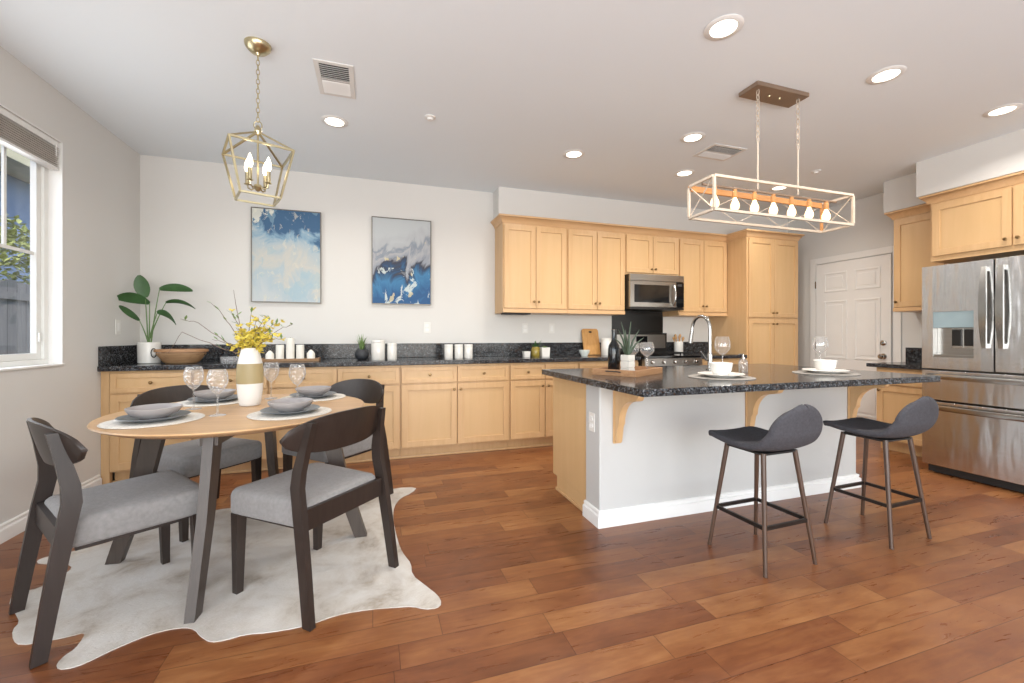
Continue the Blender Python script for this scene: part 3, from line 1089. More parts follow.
# ------------------------------------------------------------------ dining chairs
def make_chair(label, seat_tone='seat_gray'):
    t = thing('dining_chair', label, 'chair', (0, 0, 0), 0, 'dining chairs around the round table')
    # cushion (front is +y)
    n = 6
    mb = MB()
    outl = []
    fw, rw, yf, yr = .236, .215, .250, -.205

    def corner(cx, cy, r, a0, a1):
        return [(cx + r * math.cos(a0 + (a1 - a0) * i / n), cy + r * math.sin(a0 + (a1 - a0) * i / n)) for i in range(n + 1)]
    rr = .035
    outl += corner(fw - rr, yf - rr, rr, 0, PI / 2) + corner(-fw + rr, yf - rr, rr, PI / 2, PI)
    outl += corner(-rw + rr, yr + rr, rr, PI, 1.5 * PI) + corner(rw - rr, yr + rr, rr, 1.5 * PI, 2 * PI)
    secs = []
    for z, k in ((.352, .96), (.357, .985), (.366, 1.0), (.432, 1.0), (.447, .985), (.457, .95), (.462, .85), (.464, .5)):
        secs.append([(x * k, .03 + (y - .03) * k, z) for x, y in outl])
    mb.loft(secs)
    mb.build('seat', seat_tone, t, smooth=60)
    MB().bar((-.215, -.212, .395), (.215, -.212, .395), .022, .085).build('rear_rail', 'espresso', t)
    sr = MB()
    for sx in (-1, 1):
        sr.bar((sx * .17, -.17, .345), (sx * .185, .18, .345), .022, .03)
    sr.bar((-.18, .18, .345), (.18, .18, .345), .022, .03)
    sr.build('seat_frame', 'espresso', t)
    for sx in (-1, 1):
        x = sx * .212
        lg = MB()
        secs = []
        for z, w_ in ((0, .030), (.356, .044)):
            hw = w_ / 2
            cy = .205 + (.37 - z) * .02
            secs.append([(x - hw, cy - hw, z), (x + hw, cy - hw, z), (x + hw, cy + hw, z), (x - hw, cy + hw, z)])
        lg.loft(secs)
        lg.build('front_leg', 'espresso', t)
        # bent rear leg
        lg = MB()
        secs = []
        for (y, z, wd) in ((-.272, 0, .042), (-.243, .20, .048), (-.208, .42, .054), (-.188, .525, .055), (-.190, .59, .052), (-.212, .70, .042), (-.234, .785, .033)):
            hx, hy = .0135, wd / 2
            dx = sx * (.246 - .014 * min(z / .5, 1) - .034 * max(0, (z - .5) / .3))
            secs.append([(dx - hx, y - hy, z), (dx + hx, y - hy, z), (dx + hx, y + hy, z), (dx - hx, y + hy, z)])
        lg.loft(secs)
        lg.build('rear_leg', 'espresso', t, smooth=25)
    # curved oval back panel in front of the posts
    mb = MB()
    nx, nz = 28, 8
    W2, Hh = .285, .078
    grid = {}
    for f in (0, 1):
        for i in range(nx + 1):
            u = -1 + 2 * i / nx
            hgt = Hh * (1 - abs(u) ** 2.6) ** .55 + .006
            for j in range(nz + 1):
                v = -1 + 2 * j / nz
                z = .722 + hgt * v + .008 * (1 - u * u)
                lean = -.236 - (z - .70) * .25
                y = lean + .002 + .075 * u * u + (-.009 if f else .009) * (1 - .35 * abs(v) ** 3)
                grid[f, i, j] = mb.bm.verts.new((W2 * u, y, z))
    for i in range(nx):
        for j in range(nz):
            for f in (0, 1):
                q = [grid[f, i, j], grid[f, i + 1, j], grid[f, i + 1, j + 1], grid[f, i, j + 1]]
                mb.bm.faces.new(q if f else q[::-1])
    for i in range(nx):
        for j in (0, nz):
            mb.bm.faces.new([grid[0, i, j], grid[0, i + 1, j], grid[1, i + 1, j], grid[1, i, j]])
    for j in range(nz):
        for i in (0, nx):
            mb.bm.faces.new([grid[0, i, j], grid[0, i, j + 1], grid[1, i, j + 1], grid[1, i, j]])
    mb.build('backrest', 'espresso', t, smooth=50)
    return t


def face(o, x, y, fx, fy):
    o.location = (x, y, 0)
    o.rotation_euler = (0, 0, math.atan2(fy, fx) - PI / 2)


ch = make_chair('dark wood dining chair at the far left, nearest the window and the camera')
RUGZ = 0.0042


def chair_at(o, rx, ry, fx, fy):
    """rx, ry = midpoint of the rear feet; fx, fy = facing"""
    l = math.hypot(fx, fy)
    fx, fy = fx / l, fy / l
    face(o, rx + fx * .27, ry + fy * .27, fx, fy)
    o.location.z = RUGZ


chair_at(ch, -1.246, 2.108, .80, .60)
c2 = dup(ch, (0, 0, 0), 0, 'dark wood dining chair nearest the camera, right front of the round table')
chair_at(c2, -.07, 2.0, -.735, .68)
c3 = dup(ch, (0, 0, 0), 0, 'dark wood dining chair behind the table, nearest the tall leafy plant')
chair_at(c3, -1.21, 3.29, .74, -.67)
c4 = dup(ch, (0, 0, 0), 0, 'dark wood dining chair behind the table on the right, in front of the back cabinets')
chair_at(c4, -.05, 3.36, -.73, -.68)


# ------------------------------------------------------------------ bar stools
def make_stool(label):
    t = thing('bar_stool', label, 'stool', (0, 0, 0), 0, 'bar stools at the island')
    prof = [(.222, .585, .09), (.212, .597, .145), (.17, .598, .178), (.08, .588, .196), (-.03, .581, .204), (-.11, .584, .208), (-.160, .600, .203),
            (-.192, .632, .196)] + [(-.212 - .036 * math.sin(q_ * PI / 18), .664 + .134 * math.sin(q_ * PI / 18), max(.184 * math.cos(q_ * PI / 18), .004)) for q_ in range(0, 10)]
    prof = [(y * .96, z, w_ * .94) for y, z, w_ in prof]
    prof = [(.216 - .022 * (1 - math.cos(q_ * PI / 10)), .572 + .022 * math.sin(q_ * PI / 10), max(.155 * math.sin(q_ * PI / 10), .006)) for q_ in range(0, 5)] + prof[2:]

    def cr(a, b_, c_, d_, x_):
        return .5 * (2 * b_ + (c_ - a) * x_ + (2 * a - 5 * b_ + 4 * c_ - d_) * x_ * x_ + (3 * b_ - a - 3 * c_ + d_) * x_ ** 3)
    fine = []
    for i in range(len(prof) - 1):
        q4 = [prof[max(i - 1, 0)], prof[i], prof[i + 1], prof[min(i + 2, len(prof) - 1)]]
        for s4 in range(3):
            fine.append(tuple(cr(q4[0][k_], q4[1][k_], q4[2][k_], q4[3][k_], s4 / 3) for k_ in range(3)))
    fine.append(prof[-1])
    prof = [(a_, b_, max(c_, .004)) for a_, b_, c_ in fine]
    mb = MB()
    nu = 16
    rows = []
    for i, (y, z, w_) in enumerate(prof):
        k = i / (len(prof) - 1)
        row = []
        for j in range(nu + 1):
            u = -1 + 2 * j / nu
            x = w_ * u
            curl = abs(u) ** 2.2
            zz = z + curl * (.006 + .012 * max(0, 1 - abs(k - .45) / .3))
            yy = y + curl * .016 * max(0, min(1, (k - .3) / .2))
            row.append(mb.bm.verts.new((x, yy, zz)))
        rows.append(row)
    for a, b_ in zip(rows, rows[1:]):
        for j in range(nu):
            mb.bm.faces.new((a[j], a[j + 1], b_[j + 1], b_[j]))
    o = mb.build('seat_shell', 'stool_cloth', t, smooth=180)
    so = o.modifiers.new('thick', 'SOLIDIFY')
    so.thickness = .032
    so.offset = 0
    ss = o.modifiers.new('smooth', 'SUBSURF')
    ss.levels = 1
    ss.render_levels = 1
    fr = MB()
    fr.box(-.118, -.118, .552, .118, .118, .562, 0.002)
    fr.build('seat_plate', 'black_matte', t)
    for sx in (-1, 1):
        for sy in (-1, 1):
            lg = MB().tube([(sx * .170, sy * .170, 0), (sx * .108, sy * .108, .562)], [.0095, .0125], 12)
            lg.build('leg', 'stool_leg', t)
    z = .215
    q = .170 - .062 * z / .562
    fr = MB()
    for (a, b_) in (((-q, -q), (q, -q)), ((q, -q), (q, q)), ((q, q), (-q, q)), ((-q, q), (-q, -q))):
        fr.bar((a[0], a[1], z), (b_[0], b_[1], z), .012, .018)
    fr.build('footrest', 'stool_rest', t)
    return t


st = make_stool('charcoal upholstered bar stool nearer the dining table, at the middle of the island')
st.location = (1.925, 1.715, 0)
st.rotation_euler = (0, 0, math.radians(2))
dup(st, (2.80, 1.71, 0), math.radians(2), 'charcoal upholstered bar stool at the right end of the island near the refrigerator')


# ------------------------------------------------------------------ cowhide rug
RUG = [(0.158, 3.294), (0.316, 3.264), (0.278, 3.169), (0.181, 3.08), (0.135, 2.947), (0.119, 2.74), (0.127, 2.527), (0.139, 2.354), (0.158, 2.26),
       (0.182, 2.181), (0.177, 2.071), (0.226, 1.969), (0.272, 1.875), (0.28, 1.814), (0.255, 1.787), (0.206, 1.796), (0.161, 1.832), (0.089, 1.848),
       (-0.011, 1.867), (-0.108, 1.872), (-0.164, 1.864), (-0.21, 1.848), (-0.27, 1.837), (-0.375, 1.841), (-0.463, 1.859), (-0.524, 1.845),
       (-0.574, 1.85), (-0.621, 1.899), (-0.655, 1.95), (-0.696, 1.976), (-0.747, 1.981), (-0.807, 1.971), (-0.868, 1.936), (-0.911, 1.903),
       (-0.95, 1.866), (-0.984, 1.854), (-1.02, 1.861), (-1.042, 1.892), (-1.041, 1.935), (-1.027, 1.961), (-1.035, 2.023), (-1.049, 2.062),
       (-1.089, 2.052), (-1.16, 2.047), (-1.232, 2.049), (-1.277, 2.091), (-1.324, 2.163), (-1.331, 2.214), (-1.399, 2.3), (-1.491, 2.414),
       (-1.487, 2.473), (-1.425, 2.484), (-1.417, 2.565), (-1.39, 2.619), (-1.417, 2.684), (-1.486, 2.727), (-1.575, 2.746), (-1.615, 2.789),
       (-1.6, 2.825), (-1.53, 2.844), (-1.408, 2.894), (-1.302, 3.007), (-1.136, 3.15), (-0.99, 3.246), (-0.779, 3.246), (-0.47, 3.199),
       (-0.248, 3.182), (-0.052, 3.195)]


def smooth_loop(pts, k=1):
    for _ in range(k):
        out = []
        n = len(pts)
        for i in range(n):
            a, b_ = pts[i], pts[(i + 1) % n]
            out += [(a[0] * .75 + b_[0] * .25, a[1] * .75 + b_[1] * .25), (a[0] * .25 + b_[0] * .75, a[1] * .25 + b_[1] * .75)]
        pts = out
    return pts


rp = smooth_loop(RUG, 1)
mb = MB()
cx = sum(p[0] for p in rp) / len(rp)
cy = sum(p[1] for p in rp) / len(rp)
mb.prism(rp, 0.0005, 0.004, 'z')
tag(mb.build('cowhide_rug', 'cowhide', smooth=30), 'white cowhide rug with faint tan mottling under the dining table', 'rug')

# ------------------------------------------------------------------ table settings
TZ = 0.750
sets = [(-.955, 2.375, 'at the left front place, nearest the window'), (-.392, 2.385, 'at the right front place, nearest the camera'),
        (-.885, 2.94, 'at the left rear place, behind the wine glasses'), (-.355, 2.94, 'at the right rear place, beside the vase')]


def placemat(x, y, z, label, mat='mat_weave', group='woven placemats on the dining table', r=.19):
    mb = MB()
    prof = [(0, 0.0), (r - .003, 0.0), (r, .002), (r - .002, .0045)]
    for k in range(9):
        rr = (r - .01) * (1 - k / 9)
        prof += [(rr, .0035), (rr - .008, .0052)]
    prof.append((0, .004))
    mb.lathe(prof, (0, 0, 0), 56)
    o = mb.build('placemat', mat, loc=(x, y, z), smooth=60)
    return tag(o, label, 'placemat', group)


def dinner_plate(x, y, z, label, mat, group, r=.135):
    mb = MB().lathe([(0, 0), (r * .6, 0), (r * .63, .004), (r * .97, .016), (r, .018), (r * .985, .020), (r * .63, .009), (0, .007)], (0, 0, 0), 48)
    o = mb.build('plate', mat, loc=(x, y, z), smooth=50)
    return tag(o, label, 'plate', group)


def soup_bowl(x, y, z, label, mat, group, r=.10, h=.052):
    mb = MB().lathe([(0, 0), (r * .52, 0), (r * .54, .004), (r * .82, h * .36), (r * .97, h * .78), (r, h), (r * .97, h + .001), (r * .92, h * .75),
                     (r * .76, h * .40), (r * .5, .012), (0, .010)], (0, 0, 0), 48)
    o = mb.build('bowl', mat, loc=(x, y, z), smooth=60)
    return tag(o, label, 'bowl', group)


for (x, y, wh) in sets:
    placemat(x, y, TZ, 'round cream woven placemat ' + wh)
    dinner_plate(x + .0, y + .0, TZ + .0056, 'dark grey dinner plate ' + wh, 'plate_gray', 'dark plates on the dining table')
    soup_bowl(x, y, TZ + .0156, 'pale grey bowl on a dark plate ' + wh, 'bowl_gray', 'grey bowls on the dining table', .104, .048)


def wine_glass(x, y, z, label, group, r=.045, hb=.125, hs=.10, mat='cut_glass', base=.036, wide=.6):
    t = thing('wine_glass', label, 'glass', (x, y, z), 0, group)
    MB().lathe([(0, 0), (base, 0), (base, .002), (.012, .006), (.0045, .014), (.004, hs - .004), (.008, hs), (0, hs)], (0, 0, 0), 28).build('stem', 'glass', t)
    prof = [(0, hs + .001)]
    for k in range(1, 15):
        u = k / 14
        prof.append((r * (math.sin(min(u / wide, 1) * PI / 2) ** .75) * (1 - .22 * max(0, (u - wide) / (1 - wide)) ** 2), hs + hb * u))
    prof.append((prof[-1][0] - .0015, hs + hb - .0005))
    MB().lathe(prof, (0, 0, 0), 32).build('glass_bowl', mat, t, smooth=60)
    return t


gl = 'cut glass wine glasses on the dining table'
wine_glass(-.905, 2.68, TZ, 'leftmost cut wine glass on the dining table, behind the left front bowl', gl)
wine_glass(-.722, 2.43, TZ, 'cut wine glass left of the vase, nearest the camera', gl)
wine_glass(-.60, 2.98, TZ, 'cut wine glass just right of the vase, farthest back', gl)
wine_glass(-.415, 2.73, TZ, 'rightmost cut wine glass on the dining table, before the right rear bowl', gl)

# vase with forsythia
t = thing('flower_vase', 'white vase with a tan band holding yellow forsythia on the dining table', 'vase', (-.655, 2.73, TZ))


def band(z0, z1, n=8):
    pr = []
    for k in range(n + 1):
        z = z0 + (z1 - z0) * k / n
        u = z / .322
        r = .050 + .015 * math.sin(PI * min(u * 1.05, 1)) ** .8 - .008 * max(0, u - .72) / .28
        pr.append((r, z))
    return pr


low, mid, top = band(.004, .125), band(.125, .235), band(.235, .322)
MB().lathe([(0, 0), (.046, 0)] + low).build('lower_body', 'ceramic_matte', t, smooth=60)
tag(MB().lathe([(low[-1][0], .125)] + [(r + .0012, z) for r, z in mid] + [(mid[-1][0], .235)]).build('tan_band', 'vase_tan', t, smooth=60), 'tan glazed band')
MB().lathe(top + [(top[-1][0] - .006, .322), (top[-1][0] - .008, .25), (0, .245)]).build('neck', 'ceramic_matte', t, smooth=60)
st_ = MB()
bl_ = MB()
lf_ = MB()
rnd = random.Random(3)


def blossom(mb, p, s):
    for k in range(4):
        a = rnd.random() * 6.28
        d = Vector((math.cos(a), math.sin(a), rnd.uniform(-.5, .9))).normalized()
        sd = d.cross(Vector((rnd.uniform(-1, 1), rnd.uniform(-1, 1), rnd.uniform(-1, 1)))).normalized()
        mb.leaf([p, p + d * s * .55, p + d * s], [s * .12, s * .30, s * .05], sd)


branches = [((-.15, -.02, .33), (-.31, -.03, .41), (-.37, -.03, .30)), ((-.12, -.01, .36), (-.24, -.02, .46), (-.32, -.02, .48)),
            ((-.08, 0, .42), (-.15, .01, .53), (-.19, .01, .57)), ((-.05, 0, .45), (-.07, 0, .57), (-.08, 0, .645)), ((-.04, .02, .42), (-.09, .03, .50), (-.10, .03, .53)),
            ((.02, -.01, .40), (.06, -.01, .46), (.085, -.01, .50)), ((.05, 0, .38), (.11, 0, .45), (.15, .0, .465)), ((.08, .01, .385), (.15, .02, .43), (.21, .02, .455)),
            ((.07, -.03, .37), (.13, -.05, .37), (.18, -.06, .375)), ((-.02, -.05, .38), (-.03, -.08, .42), (-.04, -.10, .43)), ((0, .05, .40), (.01, .08, .47), (.02, .09, .50)),
            ((-.09, .02, .34), (-.16, .05, .36), (-.20, .06, .37)), ((.0, -.02, .42), (.01, -.03, .49), (.015, -.03, .53)), ((.04, .03, .41), (.07, .05, .47), (.09, .06, .49))]
for bi, br in enumerate(branches):
    p0 = Vector((rnd.uniform(-.015, .015), rnd.uniform(-.015, .015), .27))
    P = [p0, Vector(br[0]) * .5 + p0 * .5] + [Vector(q) for q in br]
    fine = []
    for a, b_ in zip(P, P[1:]):
        for k in range(4):
            fine.append(a.lerp(b_, k / 4) + Vector((0, 0, .004 * math.sin(k * 2))))
    fine.append(P[-1])
    st_.tube(fine, [.0028 * (1 - .7 * i / len(fine)) for i in range(len(fine))], 5)
    for i, p in enumerate(fine[3:]):
        u = i / len(fine)
        q_ = (p - Vector((.03, 0, .36))).length
        dens = 2 if q_ < .085 else (1 if q_ < .15 and rnd.random() < .45 else (1 if rnd.random() < .10 else 0))
        for _ in range(dens):
            q = p + Vector((rnd.uniform(-.02, .02), rnd.uniform(-.02, .02), rnd.uniform(-.015, .02)))
            blossom(bl_, q, rnd.uniform(.018, .03))
        if rnd.random() < .35:
            d = Vector((rnd.uniform(-1, 1), rnd.uniform(-1, 1), rnd.uniform(0, 1))).normalized()
            lf_.leaf([p, p + d * .02, p + d * .04], [.001, .007, .001])
st_.build('twigs', 'twig', t)
tag(bl_.build('blossoms', 'blossom', t, smooth=0), 'small yellow forsythia blossoms', kind='stuff')
lf_.build('leaves', 'grass', t, smooth=0)

# ------------------------------------------------------------------ lantern pendant over the table
LX, LY, LZ = -.60, 2.66, 0


def chain(mb, x, y, z0, z1, lk=.032, r=.0022, w=.008):
    n = max(1, int(round((z1 - z0) / (lk * .8))))
    stp = (z1 - z0) / n
    for k in range(n):
        zc = z0 + stp * (k + .5)
        h = stp * .62
        pts = []
        for i in range(12):
            a = 2 * PI * i / 12
            u, v = w * math.cos(a), h * math.sin(a)
            pts.append((x + u, y, zc + v) if k % 2 == 0 else (x, y + u, zc + v))
        mb.tube(pts, r, 5, closed=True)


t = thing('lantern_pendant', 'brass open-cage lantern pendant hanging above the round dining table', 'pendant light', (LX, LY, H))
MB().lathe([(0, 0), (.066, 0), (.066, -.006), (.060, -.022), (.040, -.042), (.014, -.05), (.008, -.062), (0, -.062)]).build('canopy', 'brass', t)
b = MB()
chain(b, 0, 0, -.425, -.06)
b.tube([(0.020 * math.cos(a), 0, -.445 + .024 * math.sin(a)) for a in [2 * PI * i / 16 for i in range(16)]], .003, 6, closed=True)
b.build('chain', 'brass', t)
yaw = math.radians(21)


def rotz(x, y, z):
    return Vector((x * math.cos(yaw) - y * math.sin(yaw), x * math.sin(yaw) + y * math.cos(yaw), z))


zt, zb, zh = 2.148 - H, 1.893 - H, 2.262 - H
ht, hb_ = .148, .094
cg = MB()
T = [rotz(sx * ht, sy * ht, zt) for sx, sy in ((-1, -1), (1, -1), (1, 1), (-1, 1))]
Bt = [rotz(sx * hb_, sy * hb_, zb) for sx, sy in ((-1, -1), (1, -1), (1, 1), (-1, 1))]
hub = Vector((0, 0, zh))
for k in range(4):
    cg.bar(T[k], T[(k + 1) % 4], .010, .010)
    cg.bar(Bt[k], Bt[(k + 1) % 4], .010, .010)
    cg.bar(T[k], Bt[k], .010, .010, rotz(1, .2, 0))
    cg.bar(T[k], hub, .009, .009)
cg.build('cage', 'brass', t)
b = MB().lathe([(0, zh + .035), (.006, zh + .034), (.014, zh + .018), (.020, zh), (.014, zh - .018), (.005, zh - .022), (.005, 1.975 - H), (.018, 1.968 - H),
                (.024, 1.952 - H), (.012, 1.938 - H), (0, 1.93 - H)], n=18)
b.build('centre_rod', 'brass', t)
for k in range(4):
    a = yaw + PI / 4 + k * PI / 2
    dx, dy = math.cos(a), math.sin(a)
    z0 = 1.955 - H
    am = MB().tube([(dx * .015, dy * .015, z0), (dx * .04, dy * .04, z0 - .012), (dx * .058, dy * .058, z0), (dx * .062, dy * .062, z0 + .02)], .004, 7)
    am.lathe([(0, z0 + .016), (.017, z0 + .02), (.011, z0 + .026), (.0105, z0 + .085), (0, z0 + .085)], (dx * .062, dy * .062, 0), 14)
    arm = am.build('candle_arm', 'brass', t)
    MB().lathe([(0, z0 + .085), (.008, z0 + .086), (.0155, z0 + .108), (.014, z0 + .13), (.006, z0 + .155), (0, z0 + .168)], (dx * .062, dy * .062, 0), 16).build(
        'bulb', 'candle_bulb', arm, smooth=60)

# ------------------------------------------------------------------ linear chandelier over the island
CX, CY = 2.47, 2.10
t = thing('linear_chandelier', 'whitewashed rectangular cage chandelier with seven bulbs above the island', 'chandelier', (CX, CY, H))
b = MB().box(-.18, -.045, -.028, .26, .105, 0, 0.004)
cnp = b.build('canopy', 'brown_metal', t)
for sx in (.0, .09):
    MB().lathe([(0, -.034), (.006, -.034), (.008, -.028), (0, -.028)], (sx, .03, 0), 10).build('screw', 'brass', cnp)
hx, hy, z0, z1 = .577, .105, 1.872 - H, 2.085 - H
s_ = .0155
cg = MB()
for z in (z0 + s_ / 2, z1 - s_ / 2):
    for sy in ((-1, 1) if z < z1 - .1 else (-1,)):
        cg.box(-hx, sy * hy - s_ / 2, z - s_ / 2, hx, sy * hy + s_ / 2, z + s_ / 2, 0.0015)
    for sx in (-1, 1):
        cg.box(sx * hx - s_ / 2, -hy + s_ / 2, z - s_ / 2, sx * hx + s_ / 2, hy - s_ / 2, z + s_ / 2, 0.0015)
for (sx, sy) in ((-1, -1), (1, -1), (-1, 1)):
    cg.box(sx * hx - s_ / 2, sy * hy - s_ / 2, z0 + s_, sx * hx + s_ / 2, sy * hy + s_ / 2, z1 - s_, 0.0015)
cg.build('cage', 'whitewash', t)
b = MB().box(-hx, hy - s_ / 2, z1 - .036, hx, hy + s_ / 2, z1, 0.0015).box(hx - s_ / 2, hy - s_ / 2, z0 + s_, hx + s_ / 2, hy + s_ / 2, z1 - .036, 0.0015)  # warm brown stands in for bulb light on the inner wood faces
tag(b.build('rear_rail', 'warm_wood', t), 'wooden rail and post, warm bulb light put into its brown')
for sx in (-1, 1):
    xb = MB()
    xb.tube([(sx * hx, -hy + .01, z0 + .015), (sx * hx, hy - .01, z1 - .015)], .0035, 6)
    xb.tube([(sx * hx, -hy + .01, z1 - .015), (sx * hx, hy - .01, z0 + .015)], .0035, 6)
    xb.build('cross_brace', 'whitewash', t)
xb = MB()
for i in range(3):
    xa, xc = -hx + .02 + i * (hx * 2 - .04) / 3, -hx + .02 + (i + 1) * (hx * 2 - .04) / 3
    xb.tube([(xa, hy, z0 + .015), (xc, hy, z1 - .03)], .0018, 6)
    xb.tube([(xa, hy, z1 - .03), (xc, hy, z0 + .015)], .0018, 6)
xb.build('rear_braces', 'whitewash', t)
b = MB().box(-hx + s_ / 2, -.006, z1 - .03, hx - s_ / 2, .006, z1 - .018, 0.001)
b.build('socket_bar', 'brown_metal', t)
for k in range(7):
    x = -.474 + k * .158
    zz = z1 - .03
    sk = MB().lathe([(0, zz), (.012, zz), (.012, zz - .012), (.016, zz - .016), (.016, zz - .046), (.012, zz - .05), (0, zz - .05)], (x, 0, 0), 14).build('socket', 'warm_wood', t)
    MB().lathe([(0, zz - .05), (.010, zz - .052), (.012, zz - .062), (.024, zz - .09), (.026, zz - .105), (.022, zz - .122), (.010, zz - .133), (0, zz - .136)],
               (x, 0, 0), 18).build('bulb', 'bulb', sk, smooth=60)
for sx in (-.13, .215):
    b = MB()
    chain(b, sx, 0.0, -.36, -.028, .042, .0026, .0095)
    b.tube([(sx, 0, -.36), (sx, 0, z1 - .01)], .0045, 8)
    b.build('hanging_chain', 'whitewash', t)

# ------------------------------------------------------------------ recessed lights, vents, ceiling bits
cans = [(1.73, 1.76, 'the recessed ceiling light nearest the camera, right of the top centre'), (2.99, 1.77, 'recessed ceiling light to the right of the chandelier canopy'),
        (4.24, 1.79, 'recessed ceiling light at the far right, above the refrigerator'), (2.45, 2.81, 'recessed ceiling light just left of the ceiling vent above the island'),
        (1.68, 3.39, 'recessed ceiling light near the left end of the wall cabinets'), (2.91, 3.45, 'recessed ceiling light in front of the microwave'),
        (4.17, 3.47, 'recessed ceiling light seen through the chandelier cage'), (-.27, 3.43, 'recessed ceiling light near the lantern pendant, by the left ceiling vent')]
proto = None
for i, (x, y, lb) in enumerate(cans):
    if proto is None:
        proto = thing('recessed_light', lb, 'ceiling light', (x, y, H), 0, 'recessed ceiling lights')
        MB().lathe([(.092, 0), (.095, -.002), (.09, -.006), (.066, -.008), (.064, -.001)], n=40).build('trim_ring', 'trim', proto)
        MB().lathe([(0, -.004), (.064, -.004), (.064, -.001), (0, -.001)], n=32).build('lens', 'lens', proto)
    else:
        dup(proto, (x, y, H), 0, lb)
    area('recessed_lamp', (x, y, H - .012), (0, 0, 0), .12, .12, 12, WARM, 'DISK', math.radians(150))


def vent(x0, y0, x1, y1, label):
    t = thing('ceiling_vent', label, 'vent', ((x0 + x1) / 2, (y0 + y1) / 2, H))
    hx, hy = (x1 - x0) / 2, (y1 - y0) / 2
    f = MB()
    e = .028
    f.box(-hx, -hy, -.006, -hx + e, hy, 0, .002).box(hx - e, -hy, -.006, hx, hy, 0, .002)
    f.box(-hx + e, -hy, -.006, hx - e, -hy + e, 0, .002).box(-hx + e, hy - e, -.006, hx - e, hy, 0, .002)
    f.box(-hx + e, -.005, -.006, hx - e, .005, 0)
    f.build('frame', 'vent', t)
    MB().box(-hx + e, -hy + e, -.0012, hx - e, hy - e, -.0002).build('duct', 'duct', t, smooth=0)
    lv = MB()
    n = 7
    for sgn in (-1, 1):
        for k in range(n):
            yy = sgn * (.012 + (hy - e - .016) * (k + .5) / n)
            lv.bar((-hx + e, yy, -.006), (hx - e, yy, -.006), .013, .0012, (0, sgn * .7, .7))
    lv.build('louvres', 'vent', t, smooth=0)


vent(-.33, 2.69, -.11, 3.06, 'white ceiling vent between lantern pendant and centre of the ceiling')
vent(2.70, 2.84, 3.05, 3.10, 'white ceiling vent above the island, left of the chandelier chains')
b = MB().lathe([(0, 0), (.04, 0), (.04, -.006), (.022, -.01), (.02, -.022), (0, -.024)], (.40, 3.15, H), 24)
tag(b.build('sprinkler_cover', 'trim'), 'small white sprinkler cover on the ceiling left of centre', 'sprinkler')
b = MB().lathe([(0, 0), (.04, 0), (.04, -.006), (.022, -.01), (.02, -.022), (0, -.024)], (4.10, 3.02, H), 24)
tag(b.build('sprinkler_cover', 'trim'), 'small white sprinkler cover on the ceiling right of the chandelier', 'sprinkler')


# ------------------------------------------------------------------ pictures, outlets
def picture(x0, x1, z0, z1, mat, label):
    t = thing('framed_painting', label, 'picture', ((x0 + x1) / 2, YB, z0))
    w, h = (x1 - x0) / 2, z1 - z0
    f = MB()
    e = .009
    f.box(-w, -.036, 0, -w + e, -.001, h, .001).box(w - e, -.036, 0, w, -.001, h, .001)
    f.box(-w + e, -.036, 0, w - e, -.001, e, .001).box(-w + e, -.036, h - e, w - e, -.001, h, .001)
    f.build('frame', 'art_frame', t)
    MB().box(-w + e, -.030, e, w - e, -.002, h - e).build('canvas', mat, t, smooth=0)


picture(-1.088, -.483, 1.458, 2.353, 'cloud', 'framed abstract painting, navy top fading to pale blue and cream, left of the pair')
picture(-.012, .59, 1.465, 2.358, 'wave', 'framed abstract painting, grey clouds over deep blue, right of the pair')


def outlet(loc, rot, label, name='wall_outlet', switch=False, cat='outlet'):
    t = thing(name, label, cat, loc, rot)
    MB().box(-.036, -.006, -.058, .036, 0, .058, .003).build('cover_plate', 'plate_white', t)
    i = MB()
    if switch:
        i.box(-.016, -.009, -.033, .016, -.006, .033, .002)
    else:
        for z in (-.022, .022):
            i.box(-.017, -.008, z - .014, .017, -.006, z + .014, .003)
    i.build('rocker' if switch else 'socket', 'trim', t)


outlet((.55, YB, 1.225), 0, 'white wall outlet below the right-hand painting')
outlet((1.66, YB, 1.225), 0, 'white wall outlet under the left end of the wall cabinets')
outlet((1.99, YB, 1.225), 0, 'white wall switch plate above the counter, left of the cutting board', 'wall_switch', True, 'switch')
outlet((XL, 4.25, 1.21), PI / 2, 'white wall switch on the left wall beside the leafy plant', 'wall_switch', True, 'switch')
outlet((IX0, 2.34, .61), -PI / 2, 'white outlet on the left end of the island wall')
b = MB().box(1.33, 4.30, 1.370, 1.62, 4.46, 1.384, .003)
t = tag(b.build('under_cabinet_light', 'black_matte'), 'thin dark strip fixture under the leftmost wall cabinet', 'light')

# ------------------------------------------------------------------ window blind
t = thing('window_blind', 'raised taupe slatted blind at the top of the left window', 'blind', (XL - .035, (WY0 + WY1) / 2, WZ1))
L = (WY1 - WY0) / 2 - .012
MB().box(-.026, -L, -.045, .026, L, -.008, .003).build('head_rail', 'trim', t)
sl = MB()
for k in range(9):
    z = -.052 - k * .0136
    sl.bar((0, -L + .006, z - .005), (0, L - .006, z - .005), .05, .004, (.12, 0, 1))
tag(sl.build('slats', 'blind', t, smooth=0), 'stack of taupe slats')
MB().box(-.026, -L, -.192, .026, L, -.176, .003).build('bottom_rail', 'trim', t)
MB().tube([(.03, L - .04, -.03), (.03, L - .04, -.11)], .003, 8).build('tilt_wand', 'trim', t)

